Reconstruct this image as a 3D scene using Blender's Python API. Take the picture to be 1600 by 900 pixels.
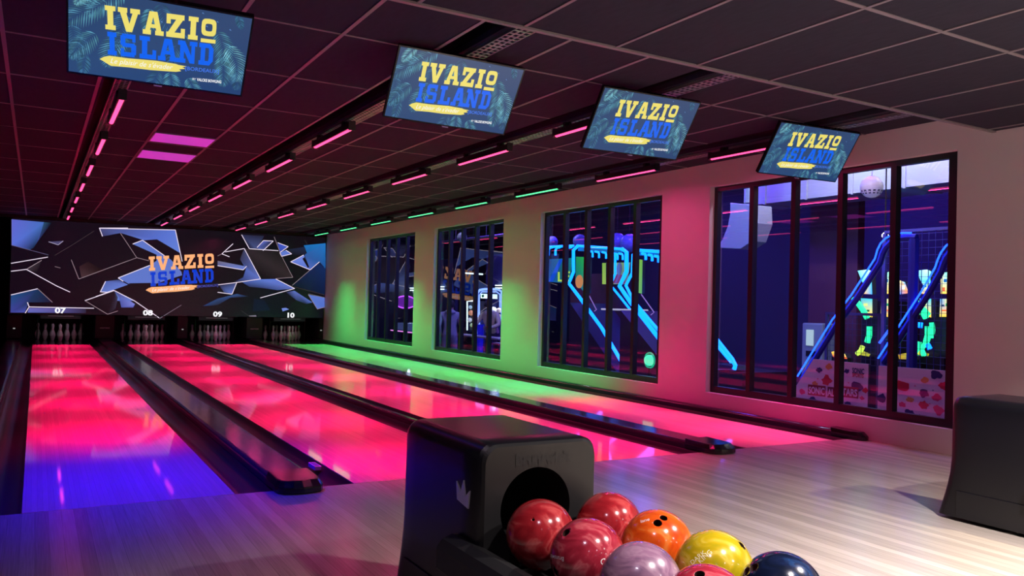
import bpy, bmesh, math, random
from mathutils import Vector, Matrix
from math import sin, cos, pi, radians
random.seed(7)
C = bpy.context.scene.collection
SC = bpy.context.scene
for o in list(bpy.data.objects): bpy.data.objects.remove(o)

# ------------------------------------------------------------------ camera, world, exposure, big lights
YAW, PIT, ROL, FPX = 0.524, 0.017, 0.027, 1286.065
CAM = Vector((0.027, -4.894, 1.147))
_f = Vector((sin(YAW)*cos(PIT), cos(YAW)*cos(PIT), sin(PIT)))
_r = Vector((cos(YAW), -sin(YAW), 0)); _u = _r.cross(_f)
RR = _r*cos(ROL) + _u*sin(ROL); UU = -_r*sin(ROL) + _u*cos(ROL); FF = _f
cd = bpy.data.cameras.new('camera'); cam = bpy.data.objects.new('camera', cd); C.objects.link(cam)
m = Matrix((RR, UU, -FF)).transposed().to_4x4(); m.translation = CAM
cam.matrix_world = m
cd.sensor_width = 36; cd.lens = FPX/1600*36; cd.clip_start = .05; cd.clip_end = 200
SC.camera = cam
SC.view_settings.view_transform = 'Standard'; SC.view_settings.look = 'None'
SC.view_settings.exposure = 0.0; SC.view_settings.gamma = 1; SC.view_settings.use_curve_mapping = False
w = bpy.data.worlds.new('world'); SC.world = w; w.use_nodes = True
w.node_tree.nodes['Background'].inputs[0].default_value = (.35, .25, .6, 1)
w.node_tree.nodes['Background'].inputs[1].default_value = .02

def hit(px, py, ax, val):
    """point of the photographed place seen at px,py that lies on the plane axis=val"""
    d = RR*((px-800)/FPX) - UU*((py-450)/FPX) + FF
    return CAM + d*((val-CAM[ax])/d[ax])

LED_RED = (1.0, .002, .17); LED_GREEN = (.0, 1.0, .17); LED_BLUE = (.0, .0, 1.0)
P_LED, P_GREEN, P_BLUE = 15, 24, 31
HALL_WARM = 52            # each downlight over the seating behind the camera
ARCADE_BLUE = 95

def area_light(name, loc, sx, sy, energy, color, rot=(0,0,0), spread=pi, parent=None, spec=1.0):
    l = bpy.data.lights.new(name, 'AREA'); l.shape = 'RECTANGLE'; l.size = sx; l.size_y = sy
    l.energy = energy; l.color = color; l.spread = spread; l.specular_factor = spec
    o = bpy.data.objects.new(name, l); o.location = loc; o.rotation_euler = rot; C.objects.link(o); o.parent = parent
    return o

# ------------------------------------------------------------------ helpers
def lin(c):
    return tuple(((v/255)/12.92 if v/255 <= .04045 else ((v/255+.055)/1.055)**2.4) for v in c)
_m = {}
def mat(name, col=(.5,.5,.5), rough=.5, metal=0, emit=None, es=1, coat=0, spec=.5):
    if name in _m: return _m[name]
    m = bpy.data.materials.new(name); m.use_nodes = True
    b = m.node_tree.nodes['Principled BSDF']
    b.inputs['Base Color'].default_value = (*col, 1); b.inputs['Roughness'].default_value = rough
    b.inputs['Metallic'].default_value = metal; b.inputs['Specular IOR Level'].default_value = spec
    b.inputs['Coat Weight'].default_value = coat; b.inputs['Coat Roughness'].default_value = .04
    if emit: b.inputs['Emission Color'].default_value = (*emit, 1); b.inputs['Emission Strength'].default_value = es
    _m[name] = m; return m
def nodes(m): return m.node_tree.nodes, m.node_tree.links, m.node_tree.nodes['Principled BSDF']

def tag(o, label=None, cat=None, group=None, kind=None):
    if label: o['label'] = label
    if cat: o['category'] = cat
    if group: o['group'] = group
    if kind: o['kind'] = kind
    return o
def empty(name, loc=(0,0,0), label=None, cat=None, group=None, rz=0):
    o = bpy.data.objects.new(name, None); o.empty_display_size = .1; o.location = loc; o.rotation_euler = (0,0,rz)
    C.objects.link(o); return tag(o, label, cat, group)
class MB:
    def __init__(s): s.v = []; s.f = []; s.mi = []; s.col = []; s.cur = 0
    def add(s, vs, fs, cols=None):
        n = len(s.v); s.v += [tuple(v) for v in vs]
        for k, f in enumerate(fs):
            s.f.append([i+n for i in f]); s.mi.append(s.cur)
            if cols is None: s.col.append([(1,1,1)]*len(f))
            elif isinstance(cols[0], (int,float)): s.col.append([cols]*len(f))
            else: s.col.append([cols[i] for i in f])
        return s
    def box(s, x0,x1,y0,y1,z0,z1):
        return s.add([(x0,y0,z0),(x1,y0,z0),(x1,y1,z0),(x0,y1,z0),(x0,y0,z1),(x1,y0,z1),(x1,y1,z1),(x0,y1,z1)],
            [(0,3,2,1),(4,5,6,7),(0,1,5,4),(1,2,6,5),(2,3,7,6),(3,0,4,7)])
    def prism(s, poly, d):      # poly: list of 3D points, extruded by vector d
        n = len(poly); d = Vector(d); a = [Vector(p) for p in poly]
        return s.add(a+[p+d for p in a], [tuple(range(n))[::-1], tuple(range(n,2*n))]+[(i,(i+1)%n,(i+1)%n+n,i+n) for i in range(n)])
    def tube(s, pts, r, n=8, closed=False):
        pts = [Vector(p) for p in pts]; N = len(pts); rs = r if isinstance(r,(list,tuple)) else [r]*N
        vs = []; fs = []; up0 = None
        for i, p in enumerate(pts):
            a = pts[(i-1)%N] if (closed or i>0) else p; b = pts[(i+1)%N] if (closed or i<N-1) else p
            t = (b-a).normalized()
            if up0 is None:
                up0 = Vector((0,0,1)) if abs(t.z)<.9 else Vector((1,0,0))
            u = (up0 - t*up0.dot(t)); u = u.normalized() if u.length>1e-6 else t.orthogonal().normalized()
            up0 = u; w_ = t.cross(u)
            for k in range(n):
                a_ = 2*pi*k/n; vs.append(p + (u*cos(a_)+w_*sin(a_))*rs[i])
        M = N if closed else N-1
        for i in range(M):
            for k in range(n):
                fs.append((i*n+k, i*n+(k+1)%n, ((i+1)%N)*n+(k+1)%n, ((i+1)%N)*n+k))
        if not closed: fs += [tuple(range(n))[::-1], tuple(range((N-1)*n, N*n))]
        return s.add(vs, fs)
    def lathe(s, prof, n=24, c=(0,0,0)):
        vs = []; fs = []
        for r, z in prof:
            for k in range(n): a = 2*pi*k/n; vs.append((c[0]+r*cos(a), c[1]+r*sin(a), c[2]+z))
        for i in range(len(prof)-1):
            for k in range(n): fs.append((i*n+k, i*n+(k+1)%n, (i+1)*n+(k+1)%n, (i+1)*n+k))
        fs += [tuple(range(n))[::-1], tuple(range((len(prof)-1)*n, len(prof)*n))]
        return s.add(vs, fs)
    def sphere(s, c, r, n=24, sc=(1,1,1)):
        h = n//2; vs = [(c[0],c[1],c[2]-r*sc[2])]; fs = []
        for i in range(1,h):
            a = -pi/2+pi*i/h
            for k in range(n):
                b = 2*pi*k/n; vs.append((c[0]+r*sc[0]*cos(a)*cos(b), c[1]+r*sc[1]*cos(a)*sin(b), c[2]+r*sc[2]*sin(a)))
        vs.append((c[0],c[1],c[2]+r*sc[2])); L = len(vs)-1
        for k in range(n):
            fs.append((0,1+(k+1)%n,1+k)); fs.append((L,1+(h-2)*n+k,1+(h-2)*n+(k+1)%n))
            for i in range(h-2): fs.append((1+i*n+k,1+i*n+(k+1)%n,1+(i+1)*n+(k+1)%n,1+(i+1)*n+k))
        return s.add(vs, fs)
    def build(s, name, m, parent=None, smooth=False, bevel=0, seg=2):
        me = bpy.data.meshes.new(name); me.from_pydata(s.v, [], s.f)
        ms = m if isinstance(m,(list,tuple)) else [m]
        for x in ms: me.materials.append(x)
        me.polygons.foreach_set('material_index', s.mi)
        ca = me.color_attributes.new('Col','FLOAT_COLOR','CORNER'); i = 0
        for cs in s.col:
            for c in cs: ca.data[i].color = (*c,1); i += 1
        me.validate()
        if smooth: me.polygons.foreach_set('use_smooth', [True]*len(me.polygons))
        o = bpy.data.objects.new(name, me); C.objects.link(o); o.parent = parent
        if bevel:
            b = o.modifiers.new('bevel','BEVEL'); b.width = bevel; b.segments = seg; b.limit_method = 'ANGLE'; b.angle_limit = radians(40)
        return o
def struct(o): o['kind'] = 'structure'; return o
def copy_tree(o, parent=None):
    c = o.copy(); C.objects.link(c); c.parent = parent
    for ch in list(o.children): copy_tree(ch, c)
    return c

# ------------------------------------------------------------------ materials
def wood(name, base, board, gap=.0015, rough=.3, coat=0, contrast=.12, alongx=False):
    m = mat(name, base, rough, coat=coat); N, L, b = nodes(m)
    tc = N.new('ShaderNodeTexCoord'); sp = N.new('ShaderNodeSeparateXYZ'); L.new(tc.outputs['Object'], sp.inputs[0])
    d = N.new('ShaderNodeMath'); d.operation = 'DIVIDE'; d.inputs[1].default_value = board; L.new(sp.outputs[0], d.inputs[0])
    fl = N.new('ShaderNodeMath'); fl.operation = 'FLOOR'; L.new(d.outputs[0], fl.inputs[0])
    fr = N.new('ShaderNodeMath'); fr.operation = 'FRACT'; L.new(d.outputs[0], fr.inputs[0])
    wn = N.new('ShaderNodeTexWhiteNoise'); wn.noise_dimensions = '1D'; L.new(fl.outputs[0], wn.inputs['W'])
    mp = N.new('ShaderNodeMapping'); mp.inputs['Scale'].default_value = (110, 2.4, 1); L.new(tc.outputs['Object'], mp.inputs[0])
    ns = N.new('ShaderNodeTexNoise'); ns.inputs['Scale'].default_value = 1.5; ns.inputs['Detail'].default_value = 5; L.new(mp.outputs[0], ns.inputs[0])
    a = N.new('ShaderNodeMath'); a.operation = 'MULTIPLY_ADD'; L.new(wn.outputs[0], a.inputs[0]); a.inputs[1].default_value = .45; L.new(ns.outputs[0], a.inputs[2])
    mr = N.new('ShaderNodeMapRange'); mr.inputs[1].default_value = .3; mr.inputs[2].default_value = 1.05
    mr.inputs[3].default_value = 1-contrast*1.6; mr.inputs[4].default_value = 1+contrast; L.new(a.outputs[0], mr.inputs[0])
    g = N.new('ShaderNodeMath'); g.operation = 'GREATER_THAN'; g.inputs[1].default_value = gap/board; L.new(fr.outputs[0], g.inputs[0])
    g2 = N.new('ShaderNodeMapRange'); g2.inputs[3].default_value = .55; g2.inputs[4].default_value = 1; L.new(g.outputs[0], g2.inputs[0])
    mu = N.new('ShaderNodeMath'); mu.operation = 'MULTIPLY'; L.new(mr.outputs[0], mu.inputs[0]); L.new(g2.outputs[0], mu.inputs[1])
    vm = N.new('ShaderNodeVectorMath'); vm.operation = 'SCALE'; vm.inputs[0].default_value = base; L.new(mu.outputs[0], vm.inputs[3])
    L.new(vm.outputs[0], b.inputs['Base Color'])
    return m
M_APP = wood('approach_wood', (.41,.365,.32), .058, rough=.23, contrast=.20)
M_LANE = wood('lane_board', (.76,.49,.44), .027, gap=.0007, rough=.05, contrast=.07)
nodes(M_LANE)[2].inputs['Specular IOR Level'].default_value = .06
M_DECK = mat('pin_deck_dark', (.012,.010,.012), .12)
M_WALL = mat('wall_paint', (.62,.59,.62), .75, spec=.2)
N, L, b = nodes(M_WALL)
n_ = N.new('ShaderNodeTexNoise'); n_.inputs['Scale'].default_value = 90; bp = N.new('ShaderNodeBump'); bp.inputs['Strength'].default_value = .06
L.new(n_.outputs[0], bp.inputs['Height']); L.new(bp.outputs[0], b.inputs['Normal'])
M_DARKWALL = mat('dark_wall', (.02,.018,.03), .7)
M_BLACK = mat('black_matte', (.006,.006,.007), .6)
M_BLACKG = mat('black_gloss', (.008,.008,.010), .18)
M_FRAME = mat('black_frame', (.010,.009,.012), .35)
M_TILE = mat('ceiling_tile', (.030,.029,.048), .9, spec=.1)
N, L, b = nodes(M_TILE)
n_ = N.new('ShaderNodeTexNoise'); n_.inputs['Scale'].default_value = 250
mr = N.new('ShaderNodeMapRange'); mr.inputs[3].default_value = .8; mr.inputs[4].default_value = 1.2; L.new(n_.outputs[0], mr.inputs[0])
vm = N.new('ShaderNodeVectorMath'); vm.operation = 'SCALE'; vm.inputs[0].default_value = (.030,.029,.048); L.new(mr.outputs[0], vm.inputs[3]); L.new(vm.outputs[0], b.inputs['Base Color'])
M_GRID = mat('grid_bar', (.20,.17,.20), .5)
M_GUT = mat('gutter_plastic', (.022,.016,.024), .32)
M_CAP = mat('capping_plastic', (.03,.028,.04), .15)
M_METAL = mat('galvanised', (.45,.45,.46), .42, metal=.8)
M_HOUSE = mat('lamp_housing', (.012,.012,.014), .4)
M_HOOD = mat('hood_plastic', (.006,.006,.009), .30)
M_HOODF = mat('hood_front_plastic', (.006,.006,.007), .5)
M_RUB = mat('rubber', (.005,.005,.006), .6)
M_WHITE = mat('white_paint', (.75,.75,.75), .5)
M_PIN = mat('pin_white', (.8,.78,.76), .25)
M_SILVER = mat('silver_badge', (.55,.55,.60), .35, metal=.5)
def artmat(name, s=1.0):
    m = mat(name, (0,0,0), .25); N, L, b = nodes(m)
    a = N.new('ShaderNodeAttribute'); a.attribute_name = 'Col'
    L.new(a.outputs['Color'], b.inputs['Emission Color']); b.inputs['Emission Strength'].default_value = s
    return m
M_ART = artmat('screen_image', 1.0)
M_ARTB = artmat('lit_artwork', 2.1)
def printmat(name):
    m = mat(name, (1,1,1), .5); N, L, b = nodes(m)
    a = N.new('ShaderNodeAttribute'); a.attribute_name = 'Col'; L.new(a.outputs['Color'], b.inputs['Base Color']); return m
M_PRINT = printmat('printed_panel')
def emitmat(name, c, s): return mat(name, (0,0,0), .4, emit=c, es=s)
M_LENS = {'red': emitmat('led_pink', (1,.06,.22), 2.6), 'green': emitmat('led_green', (.10,1,.35), 1.6), 'blue': emitmat('led_blue', (.1,.1,1), 2.5)}
M_CYAN = emitmat('neon_cyan', (.002,.13,1), 6)
M_BLUEN = emitmat('neon_blue', (.03,.10,1), 2.4)
M_PURP = emitmat('neon_purple', (.5,.08,.9), 2.0)
M_GREENN = emitmat('neon_green', (.02,.9,.35), 2.0)
M_WHITEL = emitmat('white_lamp', (.8,.9,1), 4)
# thin glass: what passes straight through plus a mirror share that grows with the angle (two surfaces)
M_GLASS = bpy.data.materials.new('window_glass'); M_GLASS.use_nodes = True
N = M_GLASS.node_tree.nodes; L = M_GLASS.node_tree.links; N.clear()
out = N.new('ShaderNodeOutputMaterial'); mx = N.new('ShaderNodeMixShader'); tr = N.new('ShaderNodeBsdfTransparent'); gl = N.new('ShaderNodeBsdfGlossy')
gl.inputs['Roughness'].default_value = .0; gl.inputs['Color'].default_value = (.95,.97,1,1); tr.inputs['Color'].default_value = (.88,.92,.95,1)
fr = N.new('ShaderNodeFresnel'); ge = N.new('ShaderNodeNewGeometry'); ir = N.new('ShaderNodeMapRange')
ir.inputs[3].default_value = 2.1; ir.inputs[4].default_value = 1/2.1; L.new(ge.outputs['Backfacing'], ir.inputs[0]); L.new(ir.outputs[0], fr.inputs['IOR'])
L.new(fr.outputs[0], mx.inputs[0]); L.new(tr.outputs[0], mx.inputs[1]); L.new(gl.outputs[0], mx.inputs[2]); L.new(mx.outputs[0], out.inputs[0])

# ------------------------------------------------------------------ setting
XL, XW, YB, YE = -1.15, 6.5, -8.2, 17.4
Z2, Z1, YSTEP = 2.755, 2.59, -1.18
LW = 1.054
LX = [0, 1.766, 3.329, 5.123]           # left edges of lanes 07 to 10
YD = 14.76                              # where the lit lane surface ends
b = MB(); b.box(XL, XW, YB, -.004, -.12, 0); struct(b.build('floor', M_APP))
b = MB(); b.box(XL, XW, -.004, YE, -.25, -.16); struct(b.build('floor_under_lanes', M_BLACK))
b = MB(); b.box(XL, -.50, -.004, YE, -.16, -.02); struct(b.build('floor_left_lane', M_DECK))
b = MB(); b.box(XL-.15, XL, YB, YE, -.25, 3.2); struct(b.build('wall_left', M_DARKWALL))
b = MB(); b.box(XL, XW+.2, YB-.15, YB, -.25, 3.2); struct(b.build('wall_back', mat('back_wall_paint', (.16,.14,.15), .8)))
b = MB(); b.box(XL, XW, YE, YE+.1, -.25, 3.2); struct(b.build('wall_far', M_BLACK))
# right wall with four window openings
WIN = [(10.2,12.93), (6.63,9.28), (2.76,5.5), (-.90,1.95)]
ZS, ZT = .205, 2.49
b = MB(); ys = [YE]
for a0, a1 in WIN: ys += [a1, a0]
ys.append(YB)
for i in range(0, len(ys)-1):
    hi, lo = ys[i], ys[i+1]
    if i % 2 == 0: b.box(XW, XW+.14, lo, hi, -.5, 4.0)
    else: b.box(XW, XW+.14, lo, hi, -.5, ZS); b.box(XW, XW+.14, lo, hi, ZT, 4.0)
struct(b.build('wall_right', M_WALL))
# ceiling : high part over the lanes, lower part over the approach
SLOT = [(.42,.60), (2.21,2.36), (3.86,4.0), (5.70,5.88)]     # dark open channels above the light rows
b = MB(); xs = XL
for s0, s1 in SLOT:
    b.box(xs, s0, YSTEP, YE, Z2, Z2+.04); xs = s1
b.box(xs, XW, YSTEP, YE, Z2, Z2+.04)
b.box(XL, XW, YB, YSTEP, Z1, Z1+.04); b.box(XL, XW, YSTEP-.02, YSTEP, Z1, 3.2)
struct(b.build('ceiling', M_TILE))
b = MB(); b.box(XL, XW, YSTEP, YE, 3.1, 3.2); struct(b.build('ceiling_upper', M_BLACK))
b = MB()
for s0, s1 in SLOT:
    b.box(s0-.012, s0, YSTEP, YE, Z2+.041, 3.1); b.box(s1, s1+.012, YSTEP, YE, Z2+.041, 3.1)
struct(b.build('trim_1', M_BLACK))
b = MB(); g = .0125
for x in [-.80,-.205,.392,.995,1.597,2.195,2.795,3.40,4.62,5.24]: b.box(x-g, x+g, YSTEP, YE, Z2-.006, Z2-.0005)
y = -.025
while y < 17:
    xs = XL
    for s0, s1 in SLOT: b.box(xs, s0-.01, y-.008, y+.008, Z2-.005, Z2-.0004); xs = s1+.16 if s1 > 1 else s1
    b.box(xs, XW, y-.008, y+.008, Z2-.005, Z2-.0004); y += 1.17
for k in range(-3, 10): x = 2.19+.6*k; b.box(x-.010, x+.010, YB, YSTEP, Z1-.006, Z1-.0005) if XL < x < XW else None
for y in (-2.354, -3.53, -4.7, -5.87): b.box(XL, XW, y-.012, y+.012, Z1-.005, Z1-.0004)
b.box(XL, XW, YSTEP-.03, YSTEP, Z1-.012, Z1-.001)
struct(b.build('trim_2', M_GRID))

# windows: black frames with four mullions, five panes
for i, (y0, y1) in enumerate(WIN):
    t = struct(empty('window_%d' % (4-i if False else i+1), (XW+.10, (y0+y1)/2, ZS)))
    cx, cy, cz = t.location
    f = .05; b = MB(); X0, X1 = -.03, .03; h0, h1 = y0-cy, y1-cy; H = ZT-ZS
    b.box(X0, X1, h0, h1, 0, f+.02); b.box(X0, X1, h0, h1, H-f, H)
    b.box(X0, X1, h0, h0+f+.065, f+.02, H-f); b.box(X0, X1, h1-f, h1, f+.02, H-f)
    b.build('window_frame', M_FRAME, t)
    h0 += .065; st = (h1-h0)/5
    for k in range(1, 5):
        b = MB(); b.box(X0-.005, X1+.005, h0+st*k-.028, h0+st*k+.028, f+.02, H-f); b.build('mullion', M_FRAME, t)
    for k in range(5):
        a0 = h0+st*k+(.028 if k else f); a1 = h0+st*(k+1)-(.028 if k < 4 else f)
        b = MB(); b.add([(0,a0,f+.02),(0,a1,f+.02),(0,a1,H-f),(0,a0,H-f)], [(0,1,2,3)]); b.build('pane', M_GLASS, t)

# ------------------------------------------------------------------ lanes, gutters, cappings
NUM = ['07','08','09','10']; LNM = ['the leftmost lane','the second lane','the third lane','the window-side lane']
for i, x0 in enumerate(LX):
    t = empty('bowling_lane', (x0+LW/2, 0, 0), ['glossy bowling lane, leftmost of the four, blue-lit at its near end','glossy red-lit bowling lane, second from the left, right of the broad capping','glossy red-lit bowling lane, third from the left, passing behind the ball return hood','glossy bowling lane beside the windowed wall, green-lit along its far half'][i], 'bowling lane', None)
    b = MB(); b.box(-LW/2, LW/2, .002, YD, -.1, 0); b.build('lane_surface', M_LANE, t)
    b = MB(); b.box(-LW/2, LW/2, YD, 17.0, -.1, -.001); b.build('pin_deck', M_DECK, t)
    for k in range(7):
        b = MB(); xx = -LW/2 + LW*(k+1)/8; yy = 3.9 + .32*(3-abs(k-3)); b.add([(xx-.012,yy-.05,.0008),(xx+.012,yy-.05,.0008),(xx,yy+.06,.0008)], [(0,1,2)])
        b.build('guide_arrow', mat('arrow_ink', (.05,.03,.03), .3), t)
# edge strips
for i, x0 in enumerate(LX):
    for s, xx in ((0, x0), (1, x0+LW)): pass
def gutter(x0, x1, label, side):
    w_ = x1-x0; n = 10; pts = []
    for k in range(n+1):
        a = pi*k/n; pts.append((x0+w_/2-cos(a)*w_/2*.96, -.008-sin(a)*.07))
    b = MB(); vs = []; 
    for y in (0.004, 17.0):
        vs += [(x0, y, -.004)]+[(p[0], y, p[1]) for p in pts]+[(x1, y, -.004)]
    m_ = n+3; fs = [(k, k+1, m_+k+1, m_+k) for k in range(m_-1)]
    b.add(vs, fs); b.add([(x0,.004,-.09),(x1,.004,-.09),(x1,.004,-.004),(x0,.004,-.004)], [(0,1,2,3)])
    o = b.build('gutter', M_GUT, None, smooth=True)
    return tag(o, label, 'gutter', None)
CAPS = [(-.50,-.232,'07l'), (1.275,1.540,'78'), (3.035,3.118,'89'), (4.62,4.885,'910'), (6.385,6.485,'10r')]
gutter(-.23, -.002, 'dark concave gutter on the outer left side of the leftmost lane', 0)
gutter(LX[0]+LW+.002, 1.272, 'dark concave gutter between the leftmost lane and the broad capping beside it', 1)
gutter(1.543, LX[1]-.002, 'dark concave gutter on the left edge of the second lane, with a pale sticker', 0)
gutter(LX[1]+LW+.002, 3.033, 'dark concave gutter on the right edge of the second lane, left of the narrow capping', 1)
gutter(3.12, LX[2]-.002, 'dark concave gutter on the left edge of the third lane, right of the narrow capping', 0)
gutter(LX[2]+LW+.002, 4.617, 'dark concave gutter on the right edge of the third lane', 1)
gutter(4.888, LX[3]-.002, 'dark concave gutter on the left edge of the window-side lane', 0)
gutter(LX[3]+LW+.002, 6.382, 'dark concave gutter between the window-side lane and the windowed wall', 1)
def capping(x0, x1, h, label, nose=True):
    t = empty('capping', ((x0+x1)/2, 0, -.15), label, 'capping')
    w_ = x1-x0; b = MB(); n = 8; sec = [(-w_/2, 0)]
    r = min(.03, w_/3)
    for k in range(n+1): a = pi-pi/2*k/n; sec.append((-w_/2+r+cos(a)*r, h+.15-r+sin(a)*r))
    for k in range(n+1): a = pi/2-pi/2*k/n; sec.append((w_/2-r+cos(a)*r, h+.15-r+sin(a)*r))
    sec.append((w_/2, 0)); m_ = len(sec)
    vs = []
    for y in (.03, 17.0): vs += [(p[0], y, p[1]) for p in sec]
    b.add(vs, [(k, m_+k, m_+k+1, k+1) for k in range(m_-1)]+[tuple(range(m_)), tuple(range(m_,2*m_))[::-1]])
    b.build('capping_cover', M_CAP, t, smooth=False)
    if nose:
        b = MB(); ww = w_/2+.008
        prof = []
        pl = [(-ww,.18),(-ww,-.05),(-ww*.93,-.10),(-ww*.78,-.135),(-ww*.4,-.155),(0,-.16),(ww*.4,-.155),(ww*.78,-.135),(ww*.93,-.10),(ww,-.05),(ww,.18)]
        lo = [(x,y,.152) for x,y in pl]; mid = [(x,y,.15+h*.62) for x,y in pl]
        hi = [(x*.86, (y+.02 if y > 0 else y*.72), .15+h+.012+(.0 if y < 0 else .006)) for x,y in pl]
        n2 = len(pl); b.add(lo+mid+hi, [(i,(i+1)%n2,(i+1)%n2+n2,i+n2) for i in range(n2)]+[(i+n2,(i+1)%n2+n2,(i+1)%n2+2*n2,i+2*n2) for i in range(n2)]+[tuple(range(2*n2,3*n2)), tuple(range(n2))[::-1]])
        b.build('end_cap', M_BLACKG, t, bevel=.006, seg=3)
    return t
b = capping(-.50,-.232,.05,'dark capping strip at the far left, at the edge of the photo', False)
t78 = capping(1.275,1.540,.06,'broad black capping right of the leftmost lane with a glossy rounded end cap')
capping(3.035,3.118,.045,'narrow black capping strip left of the third lane, passing behind the hood', False)
t910 = capping(4.62,4.885,.06,'broad black capping left of the window-side lane ending in a glossy end cap')
capping(6.385,6.485,.062,'narrow black capping along the foot of the windowed wall')
b = MB(); b.box(.10,.104,0,0,0,0)
# small maker stickers in the gutters
def sticker(x, y, label):
    t = MB(); t.box(x-.02, x+.02, y-.075, y+.075, -.001, .002); t.cur = 1
    t.box(x-.014, x+.014, y-.06, y+.06, .0021, .003)
    return tag(t.build('sticker', [mat('sticker_blue', (.35,.4,.8), .4), mat('sticker_ink', (.03,.03,.25), .4)]), label, 'sticker')
b = MB(); b.box(1.700,1.745,.60,.76,-.03,-.004); b.cur = 1; b.box(1.708,1.737,.62,.74,-.0038,-.002)
tag(b.build('sticker', [mat('sticker_pale', (.55,.55,.85), .4), mat('sticker_ink', (.05,.05,.4), .4)]), 'small pale maker sticker in the gutter at the near end of the second lane', 'sticker')

# ------------------------------------------------------------------ text helpers
def text_mesh(s, size, font_shear=0, bold=0, align='LEFT'):
    cu = bpy.data.curves.new('t', 'FONT'); cu.body = s; cu.size = size; cu.shear = font_shear; cu.offset = bold; cu.align_x = align; cu.resolution_u = 3
    o = bpy.data.objects.new('t', cu); C.objects.link(o)
    dg = bpy.context.evaluated_depsgraph_get(); dg.update()
    me = bpy.data.meshes.new_from_object(o.evaluated_get(dg))
    vs = [v.co.copy() for v in me.vertices]; fs = [tuple(p.vertices) for p in me.polygons]
    bpy.data.objects.remove(o); bpy.data.curves.remove(cu); bpy.data.meshes.remove(me)
    return vs, fs
def R4(x0,y0,x1,y1): return [(x0,y0),(x1,y0),(x1,y1),(x0,y1)]
def ring(cx, cy, rx, ry, tx, ty, n=16, p=.55):
    def sp(a, rx_, ry_):
        c, s = cos(a), sin(a); return (cx+math.copysign(abs(c)**p, c)*rx_, cy+math.copysign(abs(s)**p, s)*ry_)
    return [[sp(2*pi*k/n,rx,ry), sp(2*pi*(k+1)/n,rx,ry), sp(2*pi*(k+1)/n,rx-tx,ry-ty), sp(2*pi*k/n,rx-tx,ry-ty)] for k in range(n)]
GL = {
 'I': [R4(0,0,1,.2), R4(0,.8,1,1), R4(.22,.1,.78,.9)],
 'V': [R4(-.02,.8,.42,1), R4(.56,.8,1.02,1), [(.06,.85),(.36,.85),(.62,0),(.36,0)], [(.94,.85),(.68,.85),(.40,0),(.64,0)]],
 'A': [R4(-.04,0,.38,.2), R4(.60,0,1.04,.2), [(.06,.1),(.30,.1),(.56,1),(.30,1)], [(.94,.1),(.68,.1),(.42,1),(.70,1)], R4(.25,.3,.75,.46)],
 'Z': [R4(0,.78,.95,1), R4(0,.58,.22,.85), R4(0,0,1,.22), R4(.78,.15,1,.42), [(.02,.12),(.36,.12),(.95,.88),(.58,.88)]],
 'O': ring(.5,.64,.5,.36,.26,.2)+[R4(0,0,1,.16)],
 'S': [R4(.1,.8,.8,1), R4(0,.5,.3,.92), R4(.1,.42,.85,.6), R4(.66,.1,.96,.54), R4(.1,0,.86,.2), R4(0,0,.22,.36), R4(.72,.66,.92,1)],
 'L': [R4(.14,0,.45,1), R4(0,.8,.6,1), R4(0,0,.98,.2), R4(.76,.1,.98,.42)],
 'N': [R4(-.02,.8,.35,1), R4(.62,.8,1.04,1), R4(-.02,0,.42,.2), R4(.10,0,.32,1), R4(.72,0,.92,1), [(.06,1),(.36,1),(.92,0),(.66,0)]],
 'D': [R4(0,0,.42,.2), R4(0,.8,.42,1), R4(.12,0,.42,1), R4(.4,.8,.74,1), R4(.4,0,.74,.2), R4(.68,.2,.98,.8), [(.68,.7),(.98,.78),(.74,1),(.6,1)], [(.68,.3),(.98,.22),(.74,0),(.6,0)]],
}
def logo(b, O, ex, ey, en, cw, cb, cw2):
    """slab lettering: O = left baseline of the first word, ex = its full width, ey = its cap height, en = step towards the viewer"""
    O, ex, ey, en = Vector(O), Vector(ex), Vector(ey), Vector(en)
    def P(x, y, l): return O+ex*x+ey*y+en*l
    def word(spec, y0, hgt, col, l, halo=None):
        for ch, a, c in spec:
            for poly in GL[ch]: b.add([P(a+(c-a)*px, y0+hgt*py, l) for px, py in poly], [tuple(range(len(poly)))], col)
    word([('I',0,.09),('V',.115,.30),('A',.335,.51),('Z',.54,.71),('I',.74,.83)], 0, 1, cw, 3)
    word([('O',.86,1.0)], -.06, 1.06, cw, 3)
    word([('I',.015,.095),('S',.13,.275),('L',.30,.455),('A',.475,.645),('N',.655,.825),('D',.85,.99)], -1.10, 1.0, cb, 2)
    # brush stroke
    pl = [(-.06,-1.34),(-.02,-1.22),(.03,-1.15),(.2,-1.17),(.45,-1.14),(.64,-1.19),(.66,-1.22),(.74,-1.25),(.70,-1.31),(.73,-1.37),(.67,-1.42),(.69,-1.5),(.64,-1.56),(.4,-1.60),(.2,-1.58),(.04,-1.60),(0,-1.5),(-.02,-1.44)]
    c0 = (.3,-1.37); b.add([P(*c0,4)]+[P(x,y,4) for x,y in pl], [(0,k+1,(k+1)%len(pl)+1) for k in range(len(pl))], cw)
    hx = ex.length; hy = ey.length
    def txt(s, x, y, wfrac, hcap, col, l, shear=0, bold=0):
        vs, fs = text_mesh(s, 1, shear, bold); mxx = max(v.x for v in vs)
        b.add([P(x+v.x/mxx*wfrac, y+v.y/.7*hcap, l) for v in vs], fs, col)
    txt("Le plaisir de s'\u00e9vader", .03, -1.47, .58, .23, (.95,.95,.9), 5, .35)
    txt('[BORDEAUX]', .725, -1.42, .33, .17, cw2, 4, 0, .012)
    return P, txt

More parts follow.
